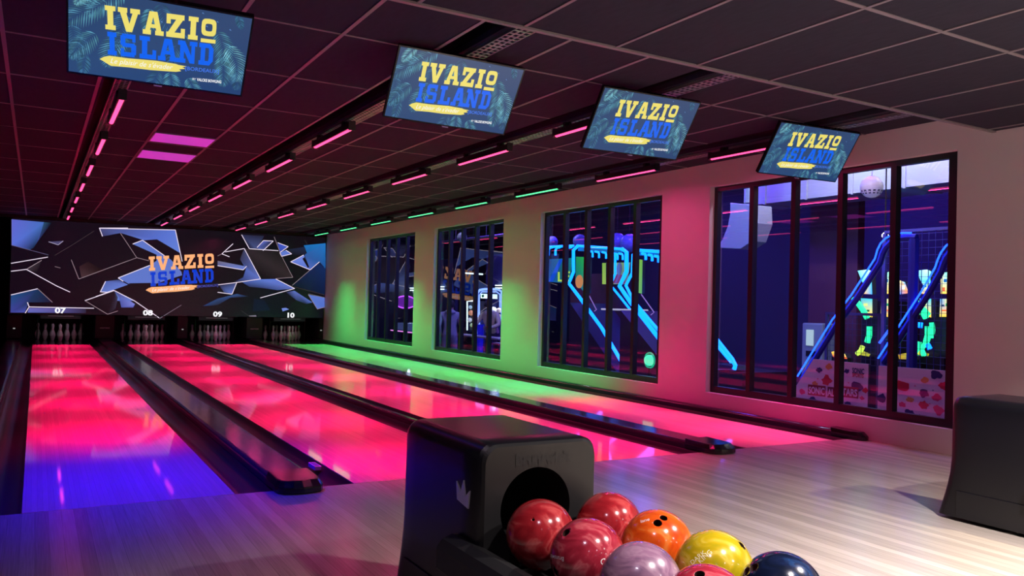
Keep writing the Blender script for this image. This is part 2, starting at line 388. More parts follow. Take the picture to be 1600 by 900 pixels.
# ------------------------------------------------------------------ big mask screen over the pins
YS = 15.97
scr = empty('video_wall', (3.0, YS, .6), 'wide video wall across all four lane ends showing shards and the slab letter logo', 'screen')
def S(px, py, l=0): 
    v = hit(px, py, 1, YS-.012-.0015*l); return (v.x-3.0, v.y-YS, v.z-.6)
b = MB(); b.box(-3.47, 3.46, 0, .08, 0, 2.08); b.build('screen_panel', M_BLACK, scr)
art = MB()
def RA(x,y): return (10+x/5.626, 340+y/5.626)
def RB(x,y): return (150+x/7.5, 350+y/7.5)
def RC(x,y): return (340+x/6, 350+y/6)
def poly(reg, pts, cols, l=1):
    P = [S(*reg(*p), l) for p in pts]
    if isinstance(cols[0], (int,float)): c = lin(cols)
    else: c = [lin(q) for q in cols]
    art.add(P, [tuple(range(len(P)))], c)
def edge(reg, pts, col=(225,205,225), wd=.011, l=3):
    c = lin(col)
    for a, d in zip(pts[:-1], pts[1:]):
        A, D = Vector(S(*reg(*a), l)), Vector(S(*reg(*d), l)); t = (D-A).normalized(); n = Vector((-t.z,0,t.x))*wd
        art.add([A-n, D-n, D+n, A+n], [(0,1,2,3)], c)
ID = lambda x, y: (x, y)
BL, BD, K = (92,118,205), (50,60,120), (14,6,16)
# background
art.add([(-3.465,-.012,.005),(3.455,-.012,.005),(3.455,-.012,2.075),(-3.465,-.012,2.075)], [(0,1,2,3)], [lin(c) for c in ((16,7,20),(12,12,22),(14,10,18),(20,10,24))])
poly(RA, [(48,15),(330,40),(285,190),(240,265),(200,285),(48,243)], [(96,100,205),(70,110,190),(60,70,150),(20,40,70),(40,60,110),(90,110,215)])
poly(RA, [(330,40),(400,45),(330,160),(240,265),(285,190)], [(40,80,110),K,K,K,(40,50,100)])
poly(RA, [(370,212),(500,205),(455,240)], (75,70,110))
poly(RA, [(40,680),(275,625),(405,745),(200,745),(160,835),(36,835)], [(25,75,125),(20,50,90),(20,22,50),(30,50,90),(70,80,170),(60,65,150)])
poly(RA, [(200,795),(700,795),(700,840),(185,835)], [(110,105,190),(40,36,60),(40,36,60),(90,100,180)])
poly(RA, [(640,430),(720,385),(860,470),(660,530)], [(50,30,36),(34,20,24),(20,10,12),(70,50,55)], 1)
poly(RA, [(175,455),(310,375),(270,480)], [(60,50,60),(40,30,40),(24,16,24)])
poly(RA, [(825,655),(870,560),(985,545),(1069,590),(870,660)], [(95,120,200),(75,95,170),(50,60,110),(100,125,210),(95,120,200)])
poly(RB, [(40,50),(930,70),(985,340),(715,180),(560,190),(290,105),(75,145)], [(70,72,120),(90,118,210),(100,130,215),(85,110,205),(95,120,210),(80,95,165),(60,60,105)])
poly(RB, [(430,235),(545,188),(880,420),(1000,560),(1010,600),(640,720),(380,700),(260,632),(640,480),(710,430),(710,360)], (92,118,200))
poly(RB, [(210,780),(450,900),(250,900),(240,850)], (92,118,200))
poly(RA, [(990,700),(950,640),(1130,760),(1115,790),(1010,790)], [(80,90,170),(60,60,100),(120,130,215),(80,90,180),(70,80,160)])
poly(RB, [(380,695),(640,690),(660,720),(600,760)], K, 2)
poly(RA, [(700,730),(950,640),(980,700),(960,800),(890,850)], [(16,8,18),(24,16,30),(60,60,90),(40,40,60),(16,8,18)])
# right part
poly(RC, [(225,100),(440,110),(365,230),(298,232)], [(40,40,70),(30,30,50),(70,80,130),(24,20,34)])
poly(RC, [(365,225),(430,155),(520,160),(425,248)], [(80,95,170),(100,110,200),(30,26,44),(70,80,140)])
poly(RC, [(563,175),(662,212),(583,268)], [(60,80,190),(70,95,200),(50,70,170)])
poly(RC, [(583,268),(640,245),(695,280),(600,303)], (92,118,205))
poly(RC, [(250,230),(400,515),(150,545),(240,500),(265,420),(210,330)], [(60,60,90),(92,110,190),(30,26,40),(60,75,140),(80,100,180),(50,50,76)])
poly(RC, [(258,230),(575,248),(705,500),(405,515)], [(46,36,42),(24,16,20),(46,36,38),(12,6,8)])
poly(RC, [(0,345),(270,398),(245,430),(0,395)], [(110,105,125),(100,115,190),(100,125,210),(80,90,150)])
poly(RC, [(230,545),(400,518),(540,515),(720,605),(560,620),(420,600),(300,590)], [(60,75,150),(92,118,205),(92,118,210),(92,110,190),(60,75,140),(50,60,110),(40,46,80)])
poly(RC, [(10,570),(180,550),(135,655),(60,640)], [(24,20,34),(60,66,110),(92,118,200),(60,70,120)])
poly(RC, [(640,640),(720,625),(890,735),(830,750),(740,715)], [(24,26,44),(92,110,190),(80,100,190),(24,30,60),(50,60,110)])
poly(RC, [(850,662),(1003,690),(1003,780),(935,798)], [(92,118,205),(92,118,205),(80,110,200),(92,118,205)])
poly(RC, [(685,355),(808,290),(868,430)], [(100,125,215),(120,140,225),(85,110,200)])
poly(RC, [(795,325),(815,310),(860,405),(845,410)], K, 2)
poly(RC, [(808,200),(1012,180),(1012,420),(955,355),(868,430),(815,290),(838,272)], [(30,110,180),(30,115,190),(20,80,150),(40,90,160),(80,105,190),(50,90,160),(30,100,170)])
poly(RC, [(950,365),(1012,420),(1005,665),(700,575)], [(20,40,90),(14,40,90),(10,26,60),(10,16,36)])
poly(RC, [(650,240),(810,215),(835,280),(720,300)], [(30,30,50),(26,40,70),(26,30,54),(16,14,24)])
poly(RC, [(-140,770),(0,700),(180,655),(300,680),(120,690),(0,760)], [(30,60,110),(36,70,120),(50,80,130),(16,20,36),(40,60,110),(20,30,50)])
poly(RC, [(340,700),(440,715),(495,810),(330,820)], (12,18,40))
poly(RC, [(600,790),(640,785),(670,800),(610,820)], (110,130,210))
poly(RC, [(290,860),(360,855),(365,870),(300,868)], (130,120,140))
W1 = (235,220,240); W2 = (150,130,140); W3 = (60,50,56)
for reg, pts, c in [
 (RA, [(48,15),(48,243)], (110,110,190)), (RA, [(48,243),(370,328)], (90,84,120)), (RA, [(370,212),(455,240),(500,205)], (170,160,190)),
 (RA, [(40,402),(365,347)], W1), (RA, [(40,472),(175,455),(440,600),(560,655)], W1), (RA, [(175,455),(310,375)], (170,150,160)),
 (RA, [(425,430),(475,443)], (130,110,120)), (RA, [(425,332),(580,240),(770,118)], W3), (RA, [(40,680),(275,625)], W1), (RA, [(275,625),(405,745)], W2),
 (RA, [(185,745),(200,785),(165,840)], W1), (RA, [(200,785),(770,797)], W1), (RA, [(820,92),(1069,92)], W1), (RA, [(818,92),(845,165)], W1),
 (RA, [(570,370),(637,540),(1069,380)], W2), (RA, [(825,655),(872,560)], W1), (RA, [(690,730),(950,640)], W1), (RA, [(690,730),(890,850),(980,820)], W2),
 (RB, [(35,50),(930,70),(1010,440)], W1), (RB, [(285,105),(478,395),(0,570)], W2), (RB, [(478,395),(620,430)], W2), (RB, [(430,235),(545,190),(800,370)], W1),
 (RB, [(630,485),(260,632),(320,672)], W1), (RB, [(50,795),(130,800),(210,775),(0,850)], W1), (RB, [(215,780),(450,900),(740,1100)], W1), (RB, [(740,1110),(1000,950)], (120,110,130)),
 (RC, [(145,185),(40,280),(112,308)], W1), (RC, [(40,280),(0,300)], W2), (RC, [(70,262),(250,230),(403,515)], W1), (RC, [(225,100),(298,232),(570,250)], W1),
 (RC, [(370,220),(430,155),(522,160),(425,250)], W1), (RC, [(530,120),(600,300),(705,500),(545,512)], W2), (RC, [(563,175),(662,212),(583,268),(600,303),(695,280),(640,245)], W1),
 (RC, [(0,390),(240,430),(272,395)], W1), (RC, [(5,570),(180,548),(403,515)], W1), (RC, [(180,548),(135,658),(0,640)], W1), (RC, [(545,515),(722,605),(400,693)], W1),
 (RC, [(685,355),(868,430),(955,355)], W1), (RC, [(685,355),(808,290)], W1), (RC, [(868,430),(700,575)], W2), (RC, [(720,590),(1003,665)], W3), (RC, [(850,662),(935,798),(1003,780)], W2),
 (RC, [(850,655),(1003,690)], (120,110,110)), (RC, [(815,150),(840,190)], W3), (RC, [(220,810),(300,868),(365,870)], W3)]:
    edge(reg, pts, c, .0085 if c == W1 else .006)
art.build('shard_artwork', M_ART, scr)
lg = MB()
O = Vector(S(233, 423.2)); E = Vector(S(334.5, 417.2)); T = Vector(S(232.4, 401))
P_, txt_ = logo(lg, O, E-O, T-O, (0,-.0016,0), lin((255,178,122)), lin((10,60,205)), lin((70,80,190)))
lg.build('logo', M_ART, scr)
for n, (px, py) in zip(NUM, [(94,489),(231,492.5),(340,494.5),(453.5,496)]):
    tb = MB(); vs, fs = text_mesh(n, .165, 0, .007, 'CENTER'); q = Vector(S(px, py, 8))
    tb.add([(q.x+v.x*1.25, q.y, q.z+v.y) for v in vs], fs, (.95,.95,1)); tb.build('lane_number', M_ART, scr)
b = MB(); b.box(XL, XW-.003, YS-.02, YS+.10, 2.69, Z2-.008); struct(b.build('trim_3', M_BLACK))
area = [area_light('video_wall_glow', (3.0, YS-.04, 1.6), 6.5, 1.9, 2.2, (.35,.4,1), (radians(-90),0,0), parent=None)] if False else []

# ------------------------------------------------------------------ pin bays and pins
BX = [-.50, 1.41, 3.075, 4.75, 6.49]
for i in range(5):
    hw = .13 if i in (1,3) else (.05 if i == 2 else .0)
    x = BX[i]; x0, x1 = (x-.0, x+.28) if i == 0 else ((x-.11, x) if i == 4 else (x-hw-.06, x+hw+.06))
    t = empty('bay_divider', ((x0+x1)/2, YS+.03, .07), ['black divider panel left of all the pins','black divider panel right of the leftmost pins, below the left half of the video wall','slim black divider panel in the middle of the row of pin bays','black divider panel left of the window-side pins, with a grey plate','black divider panel against the windowed wall beside the pins'][i], 'panel')
    h = (x1-x0)/2; b = MB(); b.box(-h, h, .0, 1.3, 0, .52); b.build('panel', M_BLACK, t)
    b = MB(); b.box(-.02, .02, -.012, -.001, .20, .225); b.build('sensor', emitmat('sensor_white', (.6,.6,.6), .5) if i != 1 and i != 3 else M_CAP, t)
    if i in (1,3): b = MB(); b.box(-.1, .1, -.01, -.001, .22, .25); b.build('label_plate', mat('plate_grey', (.25,.25,.25), .5), t)
def make_pin():
    t = empty('bowling_pin', (0,0,0)); K_ = [(0.026,0),(.030,.008),(.040,.04),(.052,.09),(.0605,.115),(.057,.15),(.044,.19),(.030,.225),(.0235,.25),(.024,.275),(.029,.31),(.0315,.335),(.030,.352),(.022,.370),(.010,.379),(.001,.381)]
    b = MB(); b.lathe(K_, 20); b.build('pin_body', M_PIN, t, smooth=True)
    b = MB(); b.tube([(0.0262*cos(a*pi/10), .0262*sin(a*pi/10), .243) for a in range(20)], .0035, 6, True); b.build('neck_stripe', mat('stripe_red', (.5,.02,.02), .4), t)
    return t
pin0 = make_pin(); first = True
ROWN = ['front pin','second row','third row','back row']
for i, x0 in enumerate(LX):
    for r in range(4):
        for k in range(r+1):
            o = pin0 if first else copy_tree(pin0); first = False
            o.location = (x0+LW/2+(k-r/2)*.2900, YS+.14+r*.24, .0)
            pos = 'foremost of all' if r == 0 else ['','leftmost of','rightmost of'][1 if k == 0 else 2 if k == r else 0]+(' the %s' % ROWN[r]) if (k in (0, r)) else ('middle of the third row' if r == 2 else ['','left of centre in the back row','right of centre in the back row'][k])
            tag(o, 'white bowling pin on %s, %s' % (LNM[i], pos), 'bowling pin', 'pins at the end of '+LNM[i])
    t = empty('pinsetter', (x0+LW/2, YS+.05, .50), 'dark pinsetter with thin sweep bar over pins of %s' % LNM[i], 'pinsetter')
    b = MB(); b.box(-.40, .40, .1, 1.1, .0, .12); b.build('deck_table', M_BLACK, t)
    b = MB(); b.box(-.25, .25, .02, .035, .055, .068); b.build('sweep_bar', mat('bar_grey', (.2,.2,.2), .4), t)
    for s in (-.45,.45): b = MB(); b.tube([(s,.3,-.49),(s,.3,.05)], .012); b.build('support_rod', M_BLACKG, t)
for i, x0 in enumerate(LX):
    l = bpy.data.lights.new('pin_light', 'AREA'); l.shape = 'RECTANGLE'; l.size = .9; l.size_y = .05; l.energy = .35; l.color = (.8,.75,1)
    t = empty('pin_lamp', (x0+LW/2, YS-.03, .585), 'small dim strip lamp under the video wall over the pins of %s' % LNM[i], 'lamp')
    b = MB(); b.box(-.45,.45,-.03,.0,0,.012); b.build('lamp_body', M_BLACK, t)
    o = bpy.data.objects.new('pin_light', l); C.objects.link(o); o.parent = t; o.location = (0,-.015,-.004); o.rotation_euler = (radians(35),0,0)

# ------------------------------------------------------------------ cable trays and LED bars
ROWX = [.555, 2.385, 3.985, 5.84]
TRAY = [(.49,.592), (2.38,2.50), (4.02,4.14), (5.95,6.06)]
for i, (a0, a1) in enumerate(TRAY):
    b = MB(); n = 4; wd = a1-a0; y0 = -.75
    zz = Z2-.026
    for k in range(n): xx = a0+wd*(k/(n-1)); b.box(xx-.006, xx+.006, -1.1, 15.8, zz-.004, zz)
    y = -1.1
    while y < 15.8: b.box(a0, a1, y, y+.014, zz-.0045, zz-.0005); y += .055
    b.box(a0-.006,a0-.002,-1.1,15.8,zz-.004,zz+.018); b.box(a1+.002,a1+.006,-1.1,15.8,zz-.004,zz+.018)
    tag(b.build('cable_tray', M_METAL), 'perforated metal cable tray running along the ceiling above %s' % LNM[i], 'cable tray')
def make_bar(col):
    t = empty('led_bar', (0,0,0)); b = MB()
    b.box(-.028,.028,0,1.10,-.055,0); b.box(-.031,.031,-.012,.0,-.07,.012); b.box(-.031,.031,1.10,1.112,-.07,.012)
    b.build('housing', M_HOUSE, t)
    for y in (.18,.92): b = MB(); b.box(-.032,.032,y-.02,y+.02,-.012,.034); b.box(-.008,.008,y-.05,y+.05,.0,.033); b.build('bracket', M_BLACK, t)
    b = MB(); n = 8; vs = []
    for y in (.012, 1.088):
        for k in range(n+1): a = pi*k/n; vs.append((-.017*cos(a), y, -.0555-.012*sin(a)))
    m_ = n+1; b.add(vs, [(k,k+1,m_+k+1,m_+k) for k in range(n)]+[tuple(range(m_))[::-1], tuple(range(m_,2*m_))]); b.build('lens', M_LENS[col], t, smooth=False)
    return t
def led_light(t, col, power, spread, row=0):
    area_light('led_flood', (0,.55,-.076), .05, 1.05, power*((.62 if row >= 2 else .05) if col == 'red' else .06), {'red':(1,.05,.26),'green':LED_GREEN,'blue':LED_BLUE}[col], spread=radians(172), parent=t)
    area_light('led_light', (0,.55,-.08), .05, 1.05, power, {'red':LED_RED,'green':LED_GREEN,'blue':LED_BLUE}[col], spread=spread, parent=t)
protos = {}
ORD = ['nearest','second','third','fourth','fifth','sixth','seventh','eighth']
for r, x in enumerate(ROWX):
    for k in range(-1, 7):
        y = 2.08+1.93*k if k >= 0 else (.12, .0, .15, .15)[r]
        col = 'blue' if (r == 0 and k < 0) else ('green' if (r == 3 and k >= 1) else 'red')
        if col in protos: t = copy_tree(protos[col])
        else: t = protos[col] = make_bar(col)
        for ch in list(t.children):
            if ch.type == 'LIGHT': bpy.data.objects.remove(ch)
        t.location = (x, y, 2.688)
        led_light(t, col, {'red':P_LED,'green':P_GREEN,'blue':P_BLUE}[col], radians({'red':46,'green':66,'blue':74}[col]), r)
        cn = {'red':'pink','green':'green','blue':'blue'}[col]
        tag(t, '%s LED bar light over %s, %s' % (cn, LNM[r], ('nearest to the camera' if k < 0 else '%s from the video wall' % (['nearest','second','third','fourth','fifth','sixth','seventh'][6-k]))), 'light', 'LED bars over '+LNM[r])
# square ceiling diffusers, unlit; purple reflected light painted in as glow
for k, (y0, y1) in enumerate([(4.0,4.55),(5.17,5.80)]):
    t = empty('ceiling_panel_light', (1.30, (y0+y1)/2, Z2-.012), ['purple ceiling light panel, the nearer of the two between the first light rows','purple ceiling light panel, the farther of the two between the first light rows'][k], 'ceiling light', 'purple ceiling panels')
    h = (y1-y0)/2; b = MB(); b.box(-.285,.285,-h+.01,h-.01,0,.006); b.build('diffuser', mat('diffuser_purple', (.5,.3,.5), .6, emit=(.42,.03,.5), es=.8), t)
    b = MB(); b.box(-.3,-.286,-h,h,-.003,.008); b.box(.286,.3,-h,h,-.003,.008); b.box(-.286,.286,-h,-h+.009,-.003,.008); b.box(-.286,.286,h-.009,h,-.003,.008); b.build('frame', M_GRID, t)

# ------------------------------------------------------------------ hanging TVs
TW, TH = .85, .85*.575
def clip(poly, x0, x1, y0, y1):
    for ax, s, v in ((0,1,x0),(0,-1,x1),(1,1,y0),(1,-1,y1)):
        out = []
        for i in range(len(poly)):
            a, d = poly[i-1], poly[i]; ia = (a[ax]-v)*s >= 0; id_ = (d[ax]-v)*s >= 0
            if ia != id_:
                t = (v-a[ax])/(d[ax]-a[ax]); out.append((a[0]+(d[0]-a[0])*t, a[1]+(d[1]-a[1])*t))
            if id_: out.append(d)
        poly = out
        if len(poly) < 3: return None
    return poly
def make_tv():
    t = empty('television', (0,0,0))
    b = MB(); b.box(-TW/2, TW/2, 0, .035, -TH/2, TH/2); b.box(-.2,.2,.035,.06,-.12,.12); b.build('casing', M_BLACKG, t)
    a = MB(); sx, sy = TW/2-.009, TH/2-.009
    a.add([(-sx,-.0010,-sy),(sx,-.0010,-sy),(sx,-.0010,sy),(-sx,-.0010,sy)], [(0,1,2,3)], [lin(c) for c in ((44,74,118),(36,66,112),(52,74,114),(42,68,108))])
    rnd = random.Random(3)
    def U(u, v): return (-TW/2+u*TW, TH/2-v*TH)
    def frond(u, v, ang, ln, curve, col, spread=1.0, n=17):
        x, z = U(u, v); a_ = radians(ang); st = ln/n
        for k in range(n):
            x += cos(a_)*st; z += sin(a_)*st; a_ += curve/n; f = k/n
            ll = ln*.42*spread*(sin(pi*(.15+.85*f))**.7)*(1-.3*f)
            for s in (-1,1):
                d = a_+s*radians(62-34*f); px, pz = x+cos(d)*ll, z+sin(d)*ll-ll*.12; wq = .0036*(1.1-f*.6)
                nx, nz = -sin(d)*wq, cos(d)*wq
                mx_, mz_ = x+cos(d)*ll*.5, z+sin(d)*ll*.5
                pl = clip([(x,z),(mx_-nx,mz_-nz),(px,pz),(mx_+nx,mz_+nz)], -sx, sx, -sy, sy)
                if pl:
                    v_ = rnd.random(); c = lin(tuple(min(255,q*(.66+.5*v_)) for q in col)); a.add([(p[0],-.0016,p[1]) for p in pl], [tuple(range(len(pl)))], c)
    TL = (80,140,162); TD = (58,104,138); TB = (112,176,190)
    for args in [(.13,-.03,-130,.13,.3,TB),(.30,-.02,-150,.22,.5,TL),(.22,.12,-155,.24,.5,TL),(.02,.42,-75,.20,-.3,TD),(.16,.48,-135,.20,.3,TL),(.10,.75,-100,.12,.2,TD),
                 (.30,.42,-120,.22,.4,TL),(.43,.10,-95,.14,.1,TL),(.48,.02,-80,.18,.5,TD),(.62,.30,-110,.2,.2,TD),(.80,.22,-60,.2,-.5,TL),(.86,.38,-45,.22,-.9,TB),(.84,.52,-70,.18,-.4,TL),
                 (.56,.80,-75,.17,-.4,TL),(.50,.82,-110,.16,.4,TD),(.66,.85,-50,.15,-.7,TL),(.90,.0,-60,.08,-.3,TD),(.30,.20,-100,.2,.1,TD),(.95,.62,-80,.14,-.3,TD),(.36,.5,-140,.18,.4,TD)]: frond(*args)
    for k in range(12):
        x, z = rnd.uniform(-.2,.35), rnd.uniform(.12,.22); a.add([(x,-.0018,z),(x+.012,-.0018,z-.004),(x+.004,-.0018,z+.006)], [(0,1,2)], lin((90,130,190)))
    a.build('screen_image', M_ART, t)
    l = MB(); O = Vector((*U(.20,.42),0)); O = Vector((O.x, -.0022, O.y)); q = U(.80,.365); E_ = Vector((q[0],-.0022,q[1])); up = Vector((-.006,0,.265*TH))
    P_, tx = logo(l, O, E_-O, up, (0,-.0005,0), lin((238,222,112)), lin((22,100,240)), lin((70,120,235)))
    tx('BY', .80, -1.86, .035, .10, (.8,.85,.9), 4, 0, .01)
    tx('VALCKE BOWLING', .845, -1.88, .24, .13, (.9,.92,.95), 4, 0, .03)
    l.build('logo', M_ART, t)
    b = MB(); b.box(-.02,.02,-.004,.02,-TH/2-.008,-TH/2-.0005); b.build('sensor', mat('sensor_violet', (.4,.35,.7), .4), t)
    b = MB(); b.box(-.05,.05,.06,.10,-.04,.04); b.build('wall_plate', M_BLACK, t)
    return t
TVP = [(.568,-.107,2.483,-.093,.826,.021), (2.481,.215,2.579,-.149,.666,.05), (4.097,.181,2.56,-.081,.639,.008), (6.16,.306,2.595,-.18,.634,.027)]
tv0 = make_tv()
for i, (x, y, z, yaw, tl, ro) in enumerate(TVP):
    k = TW/.90; c = CAM+(Vector((x,y,z))-CAM)*k            # same set, its distance scaled to the true size
    o = tv0 if i == 0 else copy_tree(tv0)
    ax = Vector((cos(yaw), sin(yaw), 0)); bk = Vector((-sin(yaw), cos(yaw), 0)); dn = Vector((0,0,-1))*cos(tl)+bk*sin(tl)
    a2 = ax*cos(ro)+dn*sin(ro); d2 = -ax*sin(ro)+dn*cos(ro); n3 = a2.cross(d2)*-1
    mm = Matrix((a2, (-d2).cross(a2), -d2)).transposed().to_4x4(); mm.translation = c; o.matrix_world = mm
    tag(o, ['tilted television, leftmost of the four and largest in view','tilted television, second from the left','tilted television, third from the left','tilted television beside the windowed wall, rightmost of the four'][i], 'television', 'televisions over the lanes')
    # hanging pole of this television
    back = mm @ Vector(((-.14,-.14,-.14,.30)[i],.06,.0)); inv = mm.inverted()
    pb = MB(); top = Vector((back.x, back.y, Z2-.001)); pb.tube([inv@back, inv@(back+Vector((0,.0,.06))), inv@top], .014, 10); pb.build('hanging_pole', M_BLACK, o)

# ------------------------------------------------------------------ ball returns
def make_return():
    t = empty('ball_return', (0,0,0)); X0, X1 = 0, .455; ZH = .69; YF = -.583; r = .055     # y=0 is the rear at hood height
    def rear(z):
        if z < .33: return .052+.078*(1-z/.33)**1.4
        return .052-.012*(z-.33)
    sec = [(X0, .02)]
    for z in (.08,.14,.20,.27,.35,.45,.55): sec.append((X0, z))
    for k in range(7): a = pi-pi/2*k/6; sec.append((X0+r+cos(a)*r, ZH-r+sin(a)*r))
    for k in range(7): a = pi/2-pi/2*k/6; sec.append((X1-r+cos(a)*r, ZH-r+sin(a)*r))
    for z in (.55,.45,.35,.27,.20,.14,.08): sec.append((X1, z))
    sec.append((X1, .02)); n = len(sec)
    st = [(0,.012),(.02,0),(.2,0),(.4,0),(.6,0),(.8,0),(.92,0),(.965,.006),(.988,.02),(1,.045)]
    vs = []
    for f, ins in st:
        for x, z in sec:
            yy = YF+f*(rear(z)-YF); cx = (X0+X1)/2; sx = 1-ins/.22; zz = z if z < .1 else z-ins*(z/ZH)
            vs.append((cx+(x-cx)*sx, yy, zz))
    fs = []
    for i in range(len(st)-1):
        for k in range(n-1): fs.append((i*n+k, i*n+k+1, (i+1)*n+k+1, (i+1)*n+k))
    L_ = (len(st)-1)*n; fs.append(tuple(range(L_, L_+n)))
    b = MB(); b.add(vs, fs); o = b.build('hood', M_HOOD, t, smooth=True)
    md = o.modifiers.new('es','EDGE_SPLIT'); md.split_angle = radians(50)
    # front plate with round opening
    cxo, czo, ro = .208, .470, .134; N_ = 192; outer = []; inner = []
    for k in range(N_):
        a = 2*pi*k/N_; dx, dz = cos(a), sin(a); s = 1e9
        hx, lo, hi = .2125, .02, ZH-.012
        ccx = .2275
        for _ in (0,):
            c = []
            if dx > 0: c.append((ccx+hx-cxo)/dx)
            if dx < 0: c.append((ccx-hx-cxo)/dx)
            if dz > 0: c.append((hi-czo)/dz)
            if dz < 0: c.append((lo-czo)/dz)
            s = min(c)
        x, z = cxo+dx*s, czo+dz*s
        # round the two top corners
        rr = .055; 
        for sgn in (-1,1):
            qx, qz = ccx+sgn*(hx-rr), hi-rr
            if (x-qx)*sgn > 0 and z > qz:
                v = Vector((x-qx, z-qz)); v = v.normalized()*rr; x, z = qx+v.x, qz+v.y
        outer.append((x, YF-.012, z)); inner.append((cxo+dx*ro, YF-.012, czo+dz*ro))
    b = MB(); inn2 = [(p[0]*1, YF-.004, p[2]) for p in inner]; inn3 = [(cxo+(p[0]-cxo)*.97, YF+.03, czo+(p[2]-czo)*.97) for p in inner]
    out2 = [(.2275+(p[0]-.2275)*1.035, YF, min(p[2]+.008, ZH-.002) if p[2] > .3 else p[2]) for p in outer]
    b.add(outer+inner+inn3+out2, [(k,(k+1)%N_,(k+1)%N_+N_,k+N_) for k in range(N_)]+[(k+N_,(k+1)%N_+N_,(k+1)%N_+2*N_,k+2*N_) for k in range(N_)]+[(k+3*N_,(k+1)%N_+3*N_,(k+1)%N_,k) for k in range(N_)])
    fp = b.build('front_plate', M_HOODF, t)
    b = MB(); tun = []
    for y in (YF+.03, YF+.45): tun += [(cxo+(p[0]-cxo)*.96, y, czo+(p[2]-czo)*.96) for p in inner]
    b.add(tun, [(k,(k+1)%N_,(k+1)%N_+N_,k+N_) for k in range(N_)]+[tuple(range(N_,2*N_))]); b.build('ball_tunnel', M_BLACK, t, smooth=True)
    b = MB(); vs, fs = text_mesh('Brunswick', .05, 0, .003, 'CENTER'); b.add([(v.x+.23, YF-.0135, .615+v.y) for v in vs], fs); b.build('maker_name', M_BLACK, fp)
    # crown badge on the left side
    cr = [(-.030,-.030),(.030,-.045),(.036,.020),(.013,-.008),(.002,.048),(-.012,.0),(-.036,.034)]
    b = MB(); pts = [(-.0055, -.478-y_*1.35, .512+z_*.92) for y_, z_ in cr]; c0 = (-.0055,-.478,.49)
    b.add([c0]+pts, [(0,k+1,(k+1)%7+1) for k in range(7)]); b.add([(p[0]+.005,p[1],p[2]) for p in pts]+pts, [(k,(k+1)%7,(k+1)%7+7,k+7) for k in range(7)])
    b.build('crown_badge', M_SILVER, t)
    # rack: trough for the balls, bumpers and body below
    b = MB(); b.box(.02,.60,-2.1,YF-.02,.02,.285); b.build('rack_body', M_HOODF, t, bevel=.02)
    b = MB()
    for x0, x1 in ((.045,.075),(.205,.235),(.305,.335),(.465,.495)): b.box(x0,x1,-2.05,YF-.02,.286,.312)
    b.build('ball_rail', M_RUB, t, bevel=.006)
    for sgn in (0,1):
        xa = -.075 if sgn == 0 else .575
        b = MB(); prof = [(xa,.26),(xa,.335),(xa+.02,.36),(xa+.055,.372),(xa+.10,.360),(xa+.10,.26)]
        if sgn: prof = [(xa+.05-(p[0]-xa-.05), p[1]) for p in prof][::-1]
        ye = -.43 if not sgn else YF-.03
        b.prism([(x, -2.15, z) for x, z in prof], (0, 2.15+ye, 0)); b.build('side_bumper', M_RUB, t, bevel=.008)
    b = MB(); b.box(-.006,-.0005,-.9,-.0,.022,.17); b.build('side_skirt', M_HOOD, t, bevel=.002)
    return t
ret = make_return(); ret.location = (1.27, -1.985, 0)
tag(ret, 'black ball return hood with round opening and silver crown, bowling balls in front', 'ball return', 'ball returns')
ret2 = copy_tree(ret); ret2.location = (4.48, -2.175, 0)
tag(ret2, 'black ball return at the right edge of the photo, seen flat from its side', 'ball return', 'ball returns')

# bowling balls
def ballmat(name, c1, c2, c3, scale=2.2, warp=1.6, rough=.16):
    m = mat(name, c1, rough, coat=.7); N, L, b = nodes(m)
    tc = N.new('ShaderNodeTexCoord'); n1 = N.new('ShaderNodeTexNoise'); n1.inputs['Scale'].default_value = scale*5; n1.inputs['Detail'].default_value = 3
    n1.inputs['Distortion'].default_value = warp; L.new(tc.outputs['Object'], n1.inputs[0])
    cr = N.new('ShaderNodeValToRGB'); e = cr.color_ramp.elements; e[0].position = .36; e[0].color = (*c2,1); e[1].position = .50; e[1].color = (*c1,1)
    e.new(.60).color = (*c3,1); e.new(.66).color = (*c1,1); L.new(n1.outputs[0], cr.inputs[0]); L.new(cr.outputs[0], b.inputs['Base Color'])
    return m
BM = {
 'red': ballmat('ball_red', (.36,.018,.026), (.26,.010,.016), (.50,.07,.07)),
 'pink': ballmat('ball_crimson', (.36,.022,.045), (.26,.012,.028), (.50,.09,.11), 2.0, 2.2),
 'orange': ballmat('ball_orange', (.66,.10,.008), (.52,.05,.006), (.70,.22,.04), 1.6, 1.4),
 'purple': ballmat('ball_mauve', (.24,.12,.20), (.15,.075,.14), (.30,.17,.25), 2.0, 2.6, .25),
 'yellow': ballmat('ball_yellow', (.46,.33,.008), (.34,.28,.006), (.60,.46,.06), 1.7, 1.8),
 'blue': ballmat('ball_navy', (.005,.010,.038), (.003,.006,.018), (.010,.035,.11), 2.2, 2.0)}
M_HOLE = mat('hole_dark', (.03,.008,.006), .6)
HR = .1085
